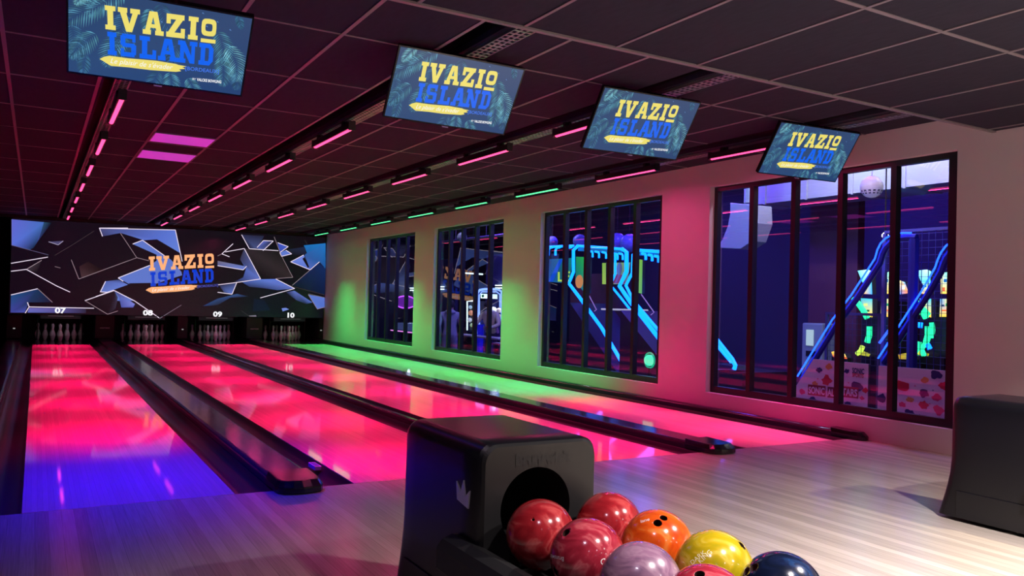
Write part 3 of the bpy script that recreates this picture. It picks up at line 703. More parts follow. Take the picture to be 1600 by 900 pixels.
def ball(name_key, loc, holes, label, text=None):
    b = MB(); b.sphere((0,0,0), HR, 64); o = b.build('bowling_ball', [BM[name_key], M_HOLE], None, smooth=True)
    cut = MB(); cut.cur = 0
    for d, r in holes:
        d = Vector(d).normalized(); cut.tube([d*.075, d*.13], r, 20)
    if holes:
        c = cut.build('cut', [M_HOLE]); md = o.modifiers.new('b','BOOLEAN'); md.object = c; md.solver = 'EXACT'; md.material_mode = 'TRANSFER'
        dg = bpy.context.evaluated_depsgraph_get(); dg.update(); me = bpy.data.meshes.new_from_object(o.evaluated_get(dg))
        o.modifiers.clear(); o.data = me; bpy.data.objects.remove(c)
    o.location = loc; tag(o, label, 'bowling ball', 'balls on the ball return')
    if text:
        for s, d, size, roll, mt in text:
            d = Vector(d).normalized(); up = Vector((0,0,1)); rt = up.cross(d).normalized(); u2 = d.cross(rt)
            rt, u2 = rt*cos(roll)+u2*sin(roll), -rt*sin(roll)+u2*cos(roll)
            tb = MB(); vs, fs = text_mesh(s, size, 0, 0, 'CENTER')
            tb.add([((d*HR+rt*v.x+u2*v.y).normalized()*(HR+.0004)) for v in vs], fs); tb.build('ball_lettering', mt, o)
    return o
tocam = lambda p: (CAM-Vector(p)).normalized()
def dirpx(loc, px, py):      # direction from ball centre to its surface point seen at px,py
    d = (RR*((px-800)/FPX)-UU*((py-450)/FPX)+FF).normalized(); oc = CAM-Vector(loc); bq = oc.dot(d); cq = oc.dot(oc)-HR*HR
    disc = max(bq*bq-cq, 0); return (oc+d*(-bq-math.sqrt(disc))).normalized()
M_INK = mat('white_ink', (.8,.75,.75), .4)
M_INKY = mat('pale_yellow_ink', (.9,.85,.5), .4)
p = (1.423,-2.70,.42); ball('red', p, [(dirpx(p,833,812),.004)], 'red marbled bowling ball resting in the round opening of the hood')
p = (1.682,-2.708,.42); ball('red', p, [], 'dark red marbled bowling ball behind the orange one, beside the hood')
p = (1.679,-2.955,.42); ball('orange', p, [(dirpx(p,1027.5,817),.0125),(dirpx(p,1037,809),.0115)], 'orange bowling ball with two finger holes up', [('lane', dirpx(p,1008,815), .018, .6, M_INK)])
p = (1.425,-2.950,.42); ball('pink', p, [(dirpx(p,884,832),.0125),(dirpx(p,868,894),.012)], 'crimson bowling ball with white lettering in front of the hood opening', [('Brunswick', dirpx(p,868,868), .018, 3.3, M_INK), ('BD', dirpx(p,945,872), .024, 3.3, M_INK)])
p = (1.415,-3.203,.42); ball('purple', p, [], 'mauve swirled bowling ball, nearest ball with a pale purple shell')
p = (1.676,-3.200,.42); ball('yellow', p, [(dirpx(p,1160,852),.0125)], 'yellow green bowling ball between the orange and navy balls', [('DARK', dirpx(p,1092,874), .019, .9, M_INKY), ('KING', dirpx(p,1104,872), .019, .9, M_INKY)])
p = (1.690,-3.425,.42); ball('blue', p, [(dirpx(p,1178,886),.0125),(dirpx(p,1166,893),.0125)], 'navy blue glossy bowling ball, rightmost on the rack')
p = (1.441,-3.42,.42); ball('pink', p, [(dirpx(p,1093,897),.0125)], 'crimson bowling ball cut off by the bottom edge, between the mauve and navy balls')

# ------------------------------------------------------------------ seating area lights behind the camera
k = 0
for x, y in [(.3,-3.9),(1.9,-4.3),(3.4,-4.0),(5.2,-4.4),(-.3,-5.9),(1.3,-6.2),(3.0,-6.1),(4.8,-6.3)]:
    t = empty('ceiling_downlight', (x, y, Z1-.012), 'warm round downlight in the low ceiling over the seating, behind the view', 'ceiling light', 'downlights over the seating')
    b = MB(); b.lathe([(.075,0),(.075,.010),(.06,.011)], 20); b.build('trim_ring', M_BLACK, t)
    b = MB(); b.lathe([(.055,-.002),(.056,-.0005)], 20); b.build('lamp_disc', emitmat('warm_disc', (1,.85,.68), 6), t)
    l = bpy.data.lights.new('downlight', 'AREA'); l.shape = 'DISK'; l.size = .11; l.energy = HALL_WARM*(3.2 if x > 3 else .85 if x > 1.5 else .14); l.color = ((1,.84,.62) if x > 4 else (1,.89,.86) if x > 1.5 else (.9,.66,.9)); l.spread = radians(120)
    o = bpy.data.objects.new('downlight', l); C.objects.link(o); o.parent = t; o.location = (0,0,-.006)

# ------------------------------------------------------------------ arcade room behind the windows
AZ = -.45; AX0, AX1, AY0, AY1 = XW+.14, 13.2, -4.0, 21.0; AT = 3.9
b = MB(); b.box(AX0, AX1, AY0, AY1, AZ-.1, AZ); struct(b.build('floor_arcade', mat('arcade_carpet', (.05,.02,.03), .55)))
b = MB(); b.box(AX0, AX1, AY0, AY1, AT, AT+.1); struct(b.build('ceiling_arcade', mat('arcade_ceiling', (.045,.04,.06), .8)))
b = MB(); b.box(AX1, AX1+.1, AY0, AY1, AZ, AT); struct(b.build('wall_arcade_back', mat('arcade_wall', (.05,.05,.08), .7)))
b = MB(); b.box(AX0, AX1, AY1, AY1+.1, AZ, AT); struct(b.build('wall_arcade_far', mat('arcade_wall', (.05,.05,.08), .7)))
b = MB(); b.box(AX0, AX1, AY0-.1, AY0, AZ, AT); struct(b.build('wall_arcade_near', mat('arcade_wall', (.05,.05,.08), .7)))
for x, y, e in [(8.2,1.5,1.0),(8.6,5.5,1.3),(9.0,9.5,.9),(9.5,14,.5),(11.5,4,1.0),(11.5,9,.8)]:
    t = empty('arcade_ceiling_lamp', (x, y, AT-.03), 'blue wash lamp in the arcade ceiling, hidden above the windows', 'ceiling light', 'blue arcade lamps')
    b = MB(); b.box(-.3,.3,-.3,.3,0,.03); b.build('lamp_body', M_BLACK, t)
    area_light('arcade_light', (0,0,-.01), .5, .5, ARCADE_BLUE*e, (.13,.05,1), parent=t)

def XP(pts, X): return [hit(px, py, 0, X) for px, py in pts]
def neon(pts, X, r, m_, parent, name='neon_tube', org=(0,0,0)):
    b = MB(); b.tube([v-Vector(org) for v in XP(pts, X)], r, 8); return b.build(name, m_, parent)
def panel(pts, X, th, cols, m_, parent, name, org=(0,0,0)):
    """flat board parallel to the window, th deep (away from it)"""
    v = [q-Vector(org) for q in XP(pts, X)]; b = MB(); n = len(v)
    cols = lin(cols) if isinstance(cols[0], (int,float)) else [lin(c) for c in cols]
    b.add(v, [tuple(range(n))], cols); base = [tuple(q) for q in v]
    bk = [q+Vector((th,0,0)) for q in v]
    dk = (.01,.01,.02); b.add(base+bk, [(k,(k+1)%n,(k+1)%n+n,k+n) for k in range(n)]+[tuple(range(n,2*n))], dk)
    return b.build(name, m_, parent)
def decal(pts, X, cols, m_, parent, name, org=(0,0,0), l=1):
    v = [q-Vector(org)-Vector((.003*l,0,0)) for q in XP(pts, X)]
    b = MB(); b.add(v, [tuple(range(len(v)))], lin(cols) if isinstance(cols[0], (int,float)) else [lin(c) for c in cols]); return b.build(name, m_, parent)

# --- two basketball machines behind window 3, one behind window 4
M_BODY = mat('machine_body', (.05,.02,.045), .45)
def hoop(poly_a, label, X):
    g = XP([poly_a[-1]], X)[0]; org = (X+.45, g.y+.9, AZ)
    t = empty('basketball_machine', org, label, 'arcade machine', 'basketball machines')
    neon(poly_a, X, .030, M_CYAN, t, 'neon_outline', org)
    nb = [v-Vector(org)+Vector((.95,0,0)) for v in XP(poly_a, X)]
    b = MB(); b.tube(nb, .022, 8); b.build('neon_outline', M_CYAN, t)
    # side body under the ramp line
    pr = [v-Vector(org) for v in XP(poly_a[3:], X)]; zb = 0
    b = MB(); a0 = pr[0]; a1 = pr[-1]
    b.prism([(.03-.45, a0.y, 0),(.03-.45, a0.y, a0.z-.35),(.03-.45, a1.y+.05, max(a1.z-.15,.3)),(.03-.45, a1.y+.05, 0)], (.9,0,0)); b.build('cabinet', M_BODY, t)
    return t, org
pA = [(903,384),(896,391),(896,425),(889,443),(905,464),(940,512),(974,570),(978,580),(976,592)]
pB = [(972,389),(979,394),(979,424),(968,447),(985,472),(1012,506),(1040,542),(1062,570),(1062,580)]
tA, oA = hoop(pA, 'neon blue basketball machine in the third window, the left one', 8.5)
tB, oB = hoop(pB, 'neon blue basketball machine in the third window, the right one', 7.35)
neon([(996,392),(989,398),(988,426),(978,446),(990,470),(1015,500),(1045,535)], 7.35, .022, M_CYAN, tB, 'neon_outline', oB)
# canopy beams and ribs
for t, org, beam, ribs, sy in ((tA, oA, [(903,384),(972,389)], [(925,396),(935,397),(946,398),(956,399),(964,400),(972,400)], 1), (tA, oA, [(850,386),(896,384)], [], 1), (tB, oB, [(996,391),(1045,394)], [(1008,400),(1018,402),(1028,404)], 1)):
    XX = 8.5 if t is tA else 7.35
    neon(beam, XX+.02, .022, M_CYAN, t, 'canopy_beam', org)
    if ribs: panel([(beam[0][0],beam[0][1]+1),(beam[1][0],beam[1][1]+1),(beam[1][0],beam[1][1]+8),(beam[0][0],beam[0][1]+8)], XX+.06, .02, (20,110,190), M_ART, t, 'canopy_band', org)
    for x, y in ribs: neon([(x-5,y-4),(x,y-3),(x+1,y),(x+1,y+6)], XX, .018, M_CYAN, t, 'canopy_rib', org)
for x in (852,858,869,887): neon([(x+6,386),(x+1,387),(x-1,391),(x-1,399)], 8.5, .022, M_CYAN, tA, 'canopy_rib', oA)
# back boards / marquees
bd = panel([(857,405),(895,403),(889,443),(856,440)], 9.5, .06, [(20,70,140),(20,130,140),(20,110,90),(10,90,190)], M_ART, tA, 'lit_marquee', oA)
decal([(857,440),(874,405),(880,405),(864,440)], 9.5, (10,80,220), M_ART, bd, 'marquee_stripe', oA)
for pts in ([(872,425),(875,425),(875,440),(872,440)], [(872,437),(879,437),(879,440),(872,440)], [(883,424),(891,424),(891,427),(883,427)], [(883,430),(890,430),(890,433),(883,433)], [(883,437),(889,437),(889,440),(883,440)], [(882,424),(885,424),(885,440),(882,440)]):
    decal(pts, 8.4, (190,230,90), M_ART, bd, 'marquee_letter', oA, 2)
bd = panel([(900,401),(922,402),(920,458),(912,456),(899,440)], 9.1, .05, [(30,150,90),(40,200,70),(60,200,80),(20,120,150),(20,110,130)], M_ART, tA, 'lit_side_art', oA)
bb = MB(); c_ = hit(905,440,0,9.08)-Vector(oA); bb.add([c_]+[c_+Vector((0,-.13*cos(a*pi/8),.13*sin(a*pi/8))) for a in range(16)], [(0,k+1,(k+1)%16+1) for k in range(16)], lin((215,140,90))); bb.build('basketball_print', M_ART, bd)
bd = panel([(941,411),(985,410),(980,444),(941,444)], 9.5, .06, [(150,200,80),(120,160,130),(90,110,140),(170,210,90)], M_ART, tB, 'lit_marquee', oB)
decal([(947,411),(949,411),(949,444),(947,444)], 9.5, (20,20,50), M_ART, bd, 'marquee_gap', oB)
decal([(956,443),(957,434),(962,430),(965,428),(971,429),(975,433),(977,443)], 9.5, (120,60,110), M_ART, bd, 'player_print', oB)
c_ = hit(968,420,0,9.486)-Vector(oB); bb = MB(); bb.add([c_]+[c_+Vector((0,-.085*cos(a*pi/7),.12*sin(a*pi/7))) for a in range(14)], [(0,k+1,(k+1)%14+1) for k in range(14)], lin((90,100,150))); bb.build('player_print', M_ART, bd)
panel([(996,405),(1004,406),(1003,459),(996,457)], 8.0, .05, [(150,210,80),(120,200,70),(110,190,120),(130,200,90)], M_ART, tB, 'lit_side_art', oB)
neon([(940,483),(1012,485)], 7.9, .014, emitmat('tube_pale', (.6,.55,.8), .8), tB, 'ramp_bar', oB)
neon([(919,459),(932,484),(929,486)], 7.8, .008, emitmat('tube_dim', (.35,.2,.7), .9), tA, 'side_rail', oA)
neon([(1002,460),(1022,488),(1017,492)], 7.8, .008, emitmat('tube_dim', (.35,.2,.7), .9), tB, 'side_rail', oB)
b = MB(); c_ = hit(1015,563,0,7.15); b.sphere((0,0,0), .075, 20); t = empty('glow_ball', c_, 'glowing green ball shaped lamp low in the third window', 'lamp'); b.build('lamp_globe', emitmat('globe_green', (.10,1,.6), 1.1), t)
b = MB(); b.tube([(0,.10*cos(a*pi/10),.10*sin(a*pi/10)) for a in range(20)], .012, 6, True); b.build('lamp_ring', emitmat('ring_green', (.0,.5,.25), 1.0), t)
b = MB(); b.tube([(.0,0,-.10),(0,0,AZ-c_.z)], .02, 8); b.build('lamp_post', M_BLACK, t)
# floor-standing dark cabinet behind
for px, py, X, lab in [(930,500,9.6,'dark purple partition behind the basketball machines'), (1300,460,10.8,'dark plum coloured column wall in the fourth window')]:
    c_ = hit(px, py, 0, X); b = MB(); h = .9 if px < 1000 else .45; b.box(0,.15,-h,h,0,(AT-AZ) if px > 1000 else 2.2); o = b.build('partition', mat('plum_paint', (.11,.03,.06), .6)); o.location = (c_.x, c_.y, AZ+.001); tag(o, lab, 'partition')
tC = empty('basketball_machine', (8.05, hit(1130,580,0,7.6).y+.2, AZ), 'neon edged machine at the left end of the fourth window', 'arcade machine')
oC = tC.location.copy()
neon([(1090,494),(1118,528),(1144,561),(1149,571),(1147,577)], 7.6, .026, M_CYAN, tC, 'neon_outline', oC)
c_ = hit(1133,580,0,7.6)-oC; b = MB(); b.box(-.42,.4,c_.y-.27,c_.y+.33,0,c_.z); b.build('cabinet', mat('machine_black', (.015,.012,.03), .4), tC)
panel([(1120,568),(1143,572),(1150,578),(1116,576)], 7.62, .3, (90,50,90), M_PRINT, tC, 'control_deck', oC)
# spheres at canopy
for k, (px, py, r) in enumerate([(863,378,.12),(906,377,.14),(964,378,.17),(983,380,.17)]):
    c_ = hit(px, py, 0, 9.3); t = empty('globe_pendant', c_, 'blue tinted globe pendant over the basketball machines, %s from the left' % ['first','second','third','fourth'][k], 'pendant lamp', 'globe pendants in the third window')
    b = MB(); b.sphere((0,0,0), r, 24); b.build('globe', mat('globe_blue', (.25,.25,.6), .25), t, smooth=True)
    b = MB(); b.tube([(0,0,r*.98),(0,0,AT-c_.z)], .008, 6); b.build('cord', M_BLACK, t)
for lx, py, X, r in [(1362,292,8.2,.125), (722,371,8.6,.12)]:
    c_ = hit(lx, py, 0, X); t = empty('globe_pendant', c_, 'white slotted globe pendant hanging in the %s window' % ('fourth' if lx > 1000 else 'second'), 'pendant lamp')
    b = MB(); b.sphere((0,0,0), r, 32); b.build('globe', mat('globe_white', (.7,.68,.75), .4, emit=(.3,.28,.45), es=.35) if lx > 1000 else mat('globe_grey', (.3,.3,.4), .4), t, smooth=True)
    b = MB()
    for k in range(14): a = 2*pi*k/14; b.box(-.012,.012,-.012,.012,0,0) if False else b.add([((r+.002)*cos(a-.12)*cos(e), (r+.002)*sin(a-.12)*cos(e), (r+.002)*sin(e)) for e in (-.75,-.35)]+[((r+.002)*cos(a+.12)*cos(e), (r+.002)*sin(a+.12)*cos(e), (r+.002)*sin(e)) for e in (-.35,-.75)], [(0,1,2,3)])
    b.build('slots', mat('slot_dark', (.05,.05,.12), .6), t)
    b = MB(); b.tube([(0,0,r*.98),(0,0,AT-c_.z)], .006, 6); b.build('cord', M_WHITE, t)

# --- fourth window: kart arena rails, nets, machines, printed panels, ducts
M_RAIL = mat('rail_blue', (.02,.03,.35), .4)
def rail(outer, X, w_px, label, group='neon arena rails'):
    v = XP(outer, X); org = Vector((X+.06, v[0].y, AZ)); t = empty('arena_rail', org, label, 'rail', group)
    b = MB(); b.tube([q-org+Vector((.04,-.035,-.045)) for q in v], .036, 8); b.build('rail_beam', M_RAIL, t)
    b = MB(); b.tube([q-org for q in v], .009, 8); b.build('neon_edge', emitmat('neon_sky', (.006,.045,1), 9), t)
    e = v[-1]-org; b = MB(); b.tube([(e.x+.05,e.y,e.z-.05),(e.x+.05,e.y,0)], .05, 8); b.build('rail_post', M_RAIL, t)
    return t
rail([(1246,588),(1300,500),(1330,461),(1367,404),(1371,390),(1376,380),(1384,372),(1396,366),(1410,364),(1424,364)], 7.8, 8, 'blue lit slanting rail in the fourth window, curving at the top left of the net')
rail([(1372,560),(1408,504),(1440,455),(1461,418),(1465,406),(1470,395),(1478,384),(1488,377),(1500,374),(1520,372)], 7.8, 8, 'blue lit slanting rail in the fourth window, by its right edge')
neon([(1374,536),(1391,513)], 7.9, .014, M_BLUEN, None, 'neon_strip'); tag(C.objects[-1] if False else bpy.data.objects['neon_strip'], 'short blue neon strip crossing the net in the fourth window', 'neon tube')
# net
b = MB(); c0 = hit(1383,380,0,8.0); c1 = hit(1515,560,0,8.0); y0, y1, z0, z1 = c1.y, c0.y, .55, 2.0
k = 0
while y0+k*.075 <= y1: b.box(7.996,8.004,y0+k*.075-.002,y0+k*.075+.002,z0,z1); k += 1
k = 0
while z0+k*.075 <= z1+.001: b.box(7.993,7.997,y0,y1,z0+k*.075-.002,z0+k*.075+.002); k += 1
b.box(7.98,8.02,y0,y1,z1,z1+.03); b.box(7.98,8.02,y0,y1,z0-.04,z0); b.box(7.98,8.02,y0-.02,y0+.02,AZ,z1); b.box(7.98,8.02,y1-.02,y1+.02,AZ,z1)
tag(b.build('safety_net', mat('net_wire', (.12,.14,.5), .4)), 'square mesh safety net on a frame in the fourth window', 'net')
b = MB(); c0 = hit(1290,555,0,8.05); z0 = .55
for k in range(12): b.box(8.046,8.05,c0.y-.06*k-.002,c0.y-.06*k+.002,.55,1.1)
for k in range(9): b.box(8.044,8.046,c0.y-.7,c0.y,.55+.065*k,.554+.065*k)
b.box(8.03,8.06,c0.y-.72,c0.y,1.1,1.13); b.box(8.03,8.06,c0.y-.72,c0.y-.69,AZ,1.1); b.box(8.03,8.06,c0.y-.03,c0.y,AZ,1.1)
tag(b.build('mesh_barrier', mat('net_dim', (.08,.07,.2), .4)), 'low dark mesh barrier left of the tall net in the fourth window', 'barrier')
# race machines with lit marquees
def racer(dx, label, X):
    c_ = hit(1370+dx, 560, 0, X); org = Vector((X+.1, c_.y, AZ)); t = empty('racing_machine', org, label, 'arcade machine', 'racing machines in the fourth window')
    q = lambda pts: [(x+dx, y) for x, y in pts]
    p1 = panel(q([(1340,423),(1356,421),(1363,424),(1361,440),(1355,452),(1347,440)]), X, .08, [(120,220,255),(200,250,255),(120,220,220),(60,180,200),(230,240,120),(90,200,230)], M_ARTB, t, 'marquee', org)
    p2 = panel(q([(1378,423),(1386,426),(1394,422),(1396,459),(1378,459)]), X, .08, [(240,250,180),(120,230,220),(220,250,150),(255,190,60),(255,210,80)], M_ARTB, t, 'marquee', org)
    panel(q([(1347,452),(1362,437),(1363,460),(1348,459)]), X, .08, [(230,200,90),(60,180,220),(40,150,230),(240,170,60)], M_ARTB, t, 'marquee', org)
    panel(q([(1406,438),(1414,441),(1420,458),(1406,460)]), X, .08, [(255,220,140),(60,180,240),(255,130,50),(20,120,200)], M_ARTB, t, 'marquee', org)
    s = panel(q([(1345,466),(1363,467),(1363,496),(1345,492)]), X, .1, [(40,160,190),(60,180,200),(240,200,50),(60,190,110)], M_ARTB, t, 'game_screen', org)
    s = panel(q([(1377,467),(1393,467),(1392,495),(1376,495)]), X, .1, [(60,150,210),(240,230,80),(250,180,40),(230,200,60)], M_ARTB, t, 'game_screen', org)
    for (x, y, w_, h_, c) in [(1380,476,4,3,(20,60,90)),(1386,474,4,4,(30,150,90)),(1380,484,9,2,(220,90,30)),(1383,436,5,5,(20,90,160)),(1389,447,4,4,(30,160,140)),(1381,449,4,6,(220,90,50)),(1350,474,6,4,(200,230,120)),(1352,484,7,3,(20,90,60)),(1350,445,6,4,(20,60,160)),(1410,446,4,6,(240,240,255))]:
        decal(q([(x,y),(x+w_,y),(x+w_,y+h_),(x,y+h_)]), X, c, M_ARTB, s, 'screen_motif', org, 2)
    arc = q([(1334,466),(1341,474),(1349,485),(1355,497),(1358,510),(1358,524),(1355,535),(1348,546)])
    neon(arc[:4], X-.1, .035, M_GREENN, t, 'neon_arc', org); neon(arc[4:7], X-.1, .035, M_GREENN, t, 'neon_arc', org)
    neon(q([(1348,541),(1345,548),(1339,553)]), X-.1, .03, emitmat('neon_lime', (.55,.8,.08), 1.6), t, 'neon_arc', org)
    panel(q([(1338,554),(1350,549),(1360,553),(1358,557)]), X-.1, .2, (200,200,40), M_ART, t, 'seat_shell', org)
    b = MB(); v = hit(1345+dx, 500, 0, X+.1)-org; v2 = hit(1400+dx, 500, 0, X+.1)-org
    b.box(.02,.7,v2.y,v.y,0,hit(1345+dx,470,0,X+.1).z-AZ); b.build('cabinet', mat('machine_black', (.015,.012,.03), .4), t)
    return t
racer(0, 'racing machine with bright marquee and green neon arc, left one in the fourth window', 9.0)
racer(92, 'racing machine with bright marquee behind the net, right one in the fourth window', 9.0)
t = empty('play_figure', hit(1440,552,0,8.7), 'cyan and green lit climbing figure shape low behind the net', 'decoration')
for pts, m_ in [([(1426,556),(1433,546),(1436,534)], M_GREENN), ([(1444,556),(1440,545),(1447,535),(1452,524)], M_GREENN), ([(1456,504),(1457,516),(1455,528)], M_GREENN), ([(1438,504),(1437,512)], M_CYAN), ([(1449,538),(1453,545)], M_CYAN), ([(1436,478),(1444,484),(1451,492)], M_GREENN)]:
    neon(pts, 8.65, .028, m_, t, 'glow_tube', t.location)
b = MB(); b.box(-.05,.05,-.3,.4,AZ-t.location.z,-.03); b.build('plinth', M_BLACK, t)
t = empty('lit_floor_mat', hit(1420,558,0,8.5), 'yellow glowing track piece low behind the net', 'decoration')
panel([(1403,554),(1420,551),(1430,556),(1428,562),(1405,561)], 8.5, .1, [(200,150,30),(230,220,60),(160,220,80),(60,120,100),(220,170,40)], M_ART, t, 'track_piece', t.location)
b = MB(); b.box(-.0,.1,-.15,.15,AZ-t.location.z,-.06); b.build('plinth', M_BLACK, t)
t = empty('lit_bumper', hit(1312,553,0,8.8), 'orange and red glowing bumper above the printed panel', 'decoration')
panel([(1299,550),(1306,548),(1309,550),(1320,553),(1324,561),(1318,560),(1302,558)], 8.8, .1, [(255,180,40),(255,230,90),(255,160,60),(255,240,120),(230,80,40),(240,90,50),(220,60,40)], M_ARTB, t, 'bumper_piece', t.location)
b = MB(); b.box(.0,.1,-.12,.12,AZ-t.location.z,-.04); b.build('plinth', M_BLACK, t)
b = MB(); b.sphere((0,0,0), .035, 14); t = empty('spot_lamp', hit(1383,368,0,8.3), 'small bright spot lamp at the top of the left neon rail', 'lamp'); b.build('bulb', emitmat('bulb_warm', (1,.95,.85), 8), t); b = MB(); b.tube([(0,0,.035),(0,0,AT-t.location.z)], .008, 6); b.build('stem', M_BLACK, t)

# printed panels
PC = [(200,40,60), (40,46,110), (220,150,80), (210,60,110)]
def star(b, X, px, py, s, col, org, kind, off=.003):
    c = hit(px, py, 0, X)-org+Vector((-off,0,0)); n = 10 if kind == 0 else 14; vs = [c]
    rr = random.Random(int(px*7+py))
    for k in range(n):
        a = 2*pi*k/n; r = s*.62*((1 if k % 2 else .45) if kind == 0 else (1+.28*sin(3*a+rr.random()*6)*(.6+.4*rr.random())))
        vs.append(c+Vector((0,-r*cos(a)*1.15,r*sin(a)*.85)))
    b.add(vs, [(0,k+1,(k+1)%n+1) for k in range(n)], lin(col))
def printed(pts, X, motifs, label, texts=()):
    org = XP([pts[0]], X)[0]; org.z = AZ; t = empty('printed_panel', org, label, 'panel', None)
    v = XP(pts, X)
    full = [q-org for q in v]; lowest = min(full, key=lambda q: q.z)
    b = MB(); n = len(full); b.add(full, [tuple(range(n))], lin((225,215,228))); b.add(full+[q+Vector((.03,0,0)) for q in full], [(k,(k+1)%n,(k+1)%n+n,k+n) for k in range(n)]+[tuple(range(n,2*n))], lin((120,110,120))); b.build('board', M_PRINT, t)
    b = MB()
    for px, py, s, c, kd in motifs: star(b, X, px, py, s, PC[c] if c >= 0 else (120,110,150), org, kd)
    b.build('printed_motif', M_PRINT, t)
    for s, px, py, wpx, size, col, box in texts:
        a = hit(px, py, 0, X)-org; e = hit(px+wpx, py+wpx*.115, 0, X)-org
        vs, fs = text_mesh(s, 1, 0, .03); mxx = max(q.x for q in vs); tb = MB()
        ex = (e-a)
        if box:
            tb.add([a-ex*.05+Vector((-.0045,0,-.02)), e+ex*.05+Vector((-.0045,0,-.02)), e+ex*.05+Vector((-.0045,0,size*.72+.02)), a-ex*.05+Vector((-.0045,0,size*.72+.02))], [(0,1,2,3)], lin(box))
        tb.add([a+ex*(q.x/mxx)+Vector((-.0065,0,q.y*size)) for q in vs], fs, lin(col)); tb.build('panel_text', M_PRINT, t)
    return t
XPN = 7.25
printed([(1236,648),(1238,616),(1244,603),(1271,561),(1357,569),(1355,660)], XPN,
    [(1280,578,.05,1,1),(1296,573,.06,2,1),(1292,594,.09,0,1),(1274,600,.05,2,1),(1254,612,.06,3,1),(1340,603,.09,1,1),(1328,612,.03,-1,0),(1278,592,.018,0,0),(1326,598,.018,3,0),(1270,624,.06,1,1),(1325,632,.06,1,1),(1352,610,.05,0,1),(1342,636,.02,-1,0),(1323,580,.045,1,1),(1347,622,.035,3,1)],
    'white printed panel with a slanted corner and lettering, low in the fourth window',
    [('SONIC',1332,582.5,19,.075,(40,46,110),None),('SPORTS',1332,588.5,18,.055,(190,40,70),None),('SONIC',1264,614,25,.10,(235,225,235),(150,30,60)),('ALL',1294,618,14,.10,(235,225,235),(120,30,50)),('STARS',1312,616.5,28,.10,(235,225,235),(150,30,60))])
printed([(1370,664),(1373,571),(1487,580),(1484,690)], XPN,
    [(1378,622,.08,1,1),(1411,602,.09,0,1),(1445,594,.05,2,1),(1463,585,.08,1,1),(1475,603,.07,0,1),(1443,615,.07,1,1),(1464,621,.06,3,1),(1422,624,.05,2,1),(1443,633,.07,0,1),(1467,641,.08,3,1),(1421,646,.07,1,1),(1458,610,.02,-1,0),(1480,587,.018,-1,0),(1479,630,.018,-1,0),(1437,648,.018,-1,0),(1453,631,.016,3,0),(1410,632,.05,3,1),(1396,612,.018,0,0),(1430,603,.016,3,0)],
    'white printed panel with scattered red, pink and navy motifs, right end of the fourth window')
# ticket kiosk and blue box
c_ = hit(1268,560,0,10.2); t = empty('kiosk', (10.3, c_.y, AZ), 'grey pay kiosk with a small lit screen in the fourth window', 'kiosk')
h = hit(1268,505,0,10.2).z-AZ; b = MB(); b.box(-.1,.3,-.19,.19,0,h); b.build('body', mat('kiosk_grey', (.28,.36,.38), .5), t, bevel=.02)
b = MB(); b.box(-.112,-.1,-.03,.10,h-.34,h-.10); b.build('screen', emitmat('kiosk_screen', (.6,.8,1), .8), t)
b = MB(); b.box(-.11,-.1,-.08,.10,h-.50,h-.42); b.build('card_reader', M_BLACK, t)
b = MB(); b.box(-.108,-.1,-.15,.12,h-.72,h-.60); b.build('notice', mat('notice_green', (.4,.6,.35), .6), t)
c_ = hit(1224,600,0,8.6); o_ = empty('light_box', (8.8, c_.y, AZ), 'low blue lit box on the arcade floor in the fourth window', 'box')
h = hit(1224,606,0,8.6).z-AZ; b = MB(); b.box(-.2,.2,-.17,.17,0,h-.02); b.build('box_body', mat('box_blue', (.12,.12,.35), .4, emit=(.03,.03,.30), es=.8), o_)
b = MB(); b.box(-.21,.21,-.18,.18,h-.02,h); b.build('box_lid', emitmat('lid_blue', (.10,.12,.9), .7), o_)
# ducts
M_DUCT = mat('duct_metal', (.62,.63,.66), .4, metal=.25)
b = MB(); b.box(9.9,10.7,-1.5,4.7,2.80,3.5)
for k in range(8): b.box(9.885,10.715,-1.3+k*.8,-1.27+k*.8,2.785,3.515)
tag(b.build('ventilation_duct', M_DUCT), 'wide rectangular silver duct under the arcade ceiling in the fourth window', 'duct')
c_ = hit(1160,350,0,9.2); t = empty('air_outlet', (c_.x, c_.y, c_.z), 'curved silver air outlet hanging in the fourth window', 'duct')
b = MB(); pr = []
v = [Vector(hit(x,y,0,9.2))-c_ for x,y in [(1152,318),(1195,322),(1196,350),(1186,378),(1168,390)]]; w_ = [Vector(hit(x,y,0,9.2))-c_ for x,y in [(1130,388),(1140,375),(1148,355),(1152,335)]]
pf = v+w_; b.prism([(q.x-.15,q.y,q.z) for q in pf], (.3,0,0)); b.build('outlet_shell', M_DUCT, t, bevel=.01)
b = MB(); top = max(q.z for q in pf); yv = (v[0].y+v[1].y)/2; b.tube([(0,yv,top-.02),(0,yv,AT-c_.z)], .10, 16); b.build('duct_neck', M_DUCT, t, smooth=False)
for k, (x, y, z, e, c, tx) in enumerate([(9.0,2.6,3.7,22,(1,1,.95),35),(9.0,.6,3.7,45,(1,1,.95),35),(7.1,.6,3.3,26,(1,.75,1),0),(8.0,3.6,3.6,20,(.35,.6,1),20),(8.3,9.8,3.6,26,(.75,.85,1),0),(8.0,12.5,3.6,14,(.6,.65,1),0)]):  # unseen spots added to brighten the duct, printed panels and people
    t = empty('track_spot', (x,y,z+.03), 'arcade ceiling spot fixture above the window heads, %s from the camera' % ['second','first','third','fourth','fifth','sixth'][k], 'ceiling light')
    b = MB(); b.box(-.06,.06,-.15,.15,.02,.05); b.build('lamp_body', M_BLACK, t)
    area_light('spot_light', (0,0,.0), .10, .28, e, c, (0,radians(-tx),0), parent=t)
    b = MB(); b.tube([(-.0,.0,.05),(-.0,.0,AT-z-.03)], .005, 6); b.build('stem', M_BLACK, t)

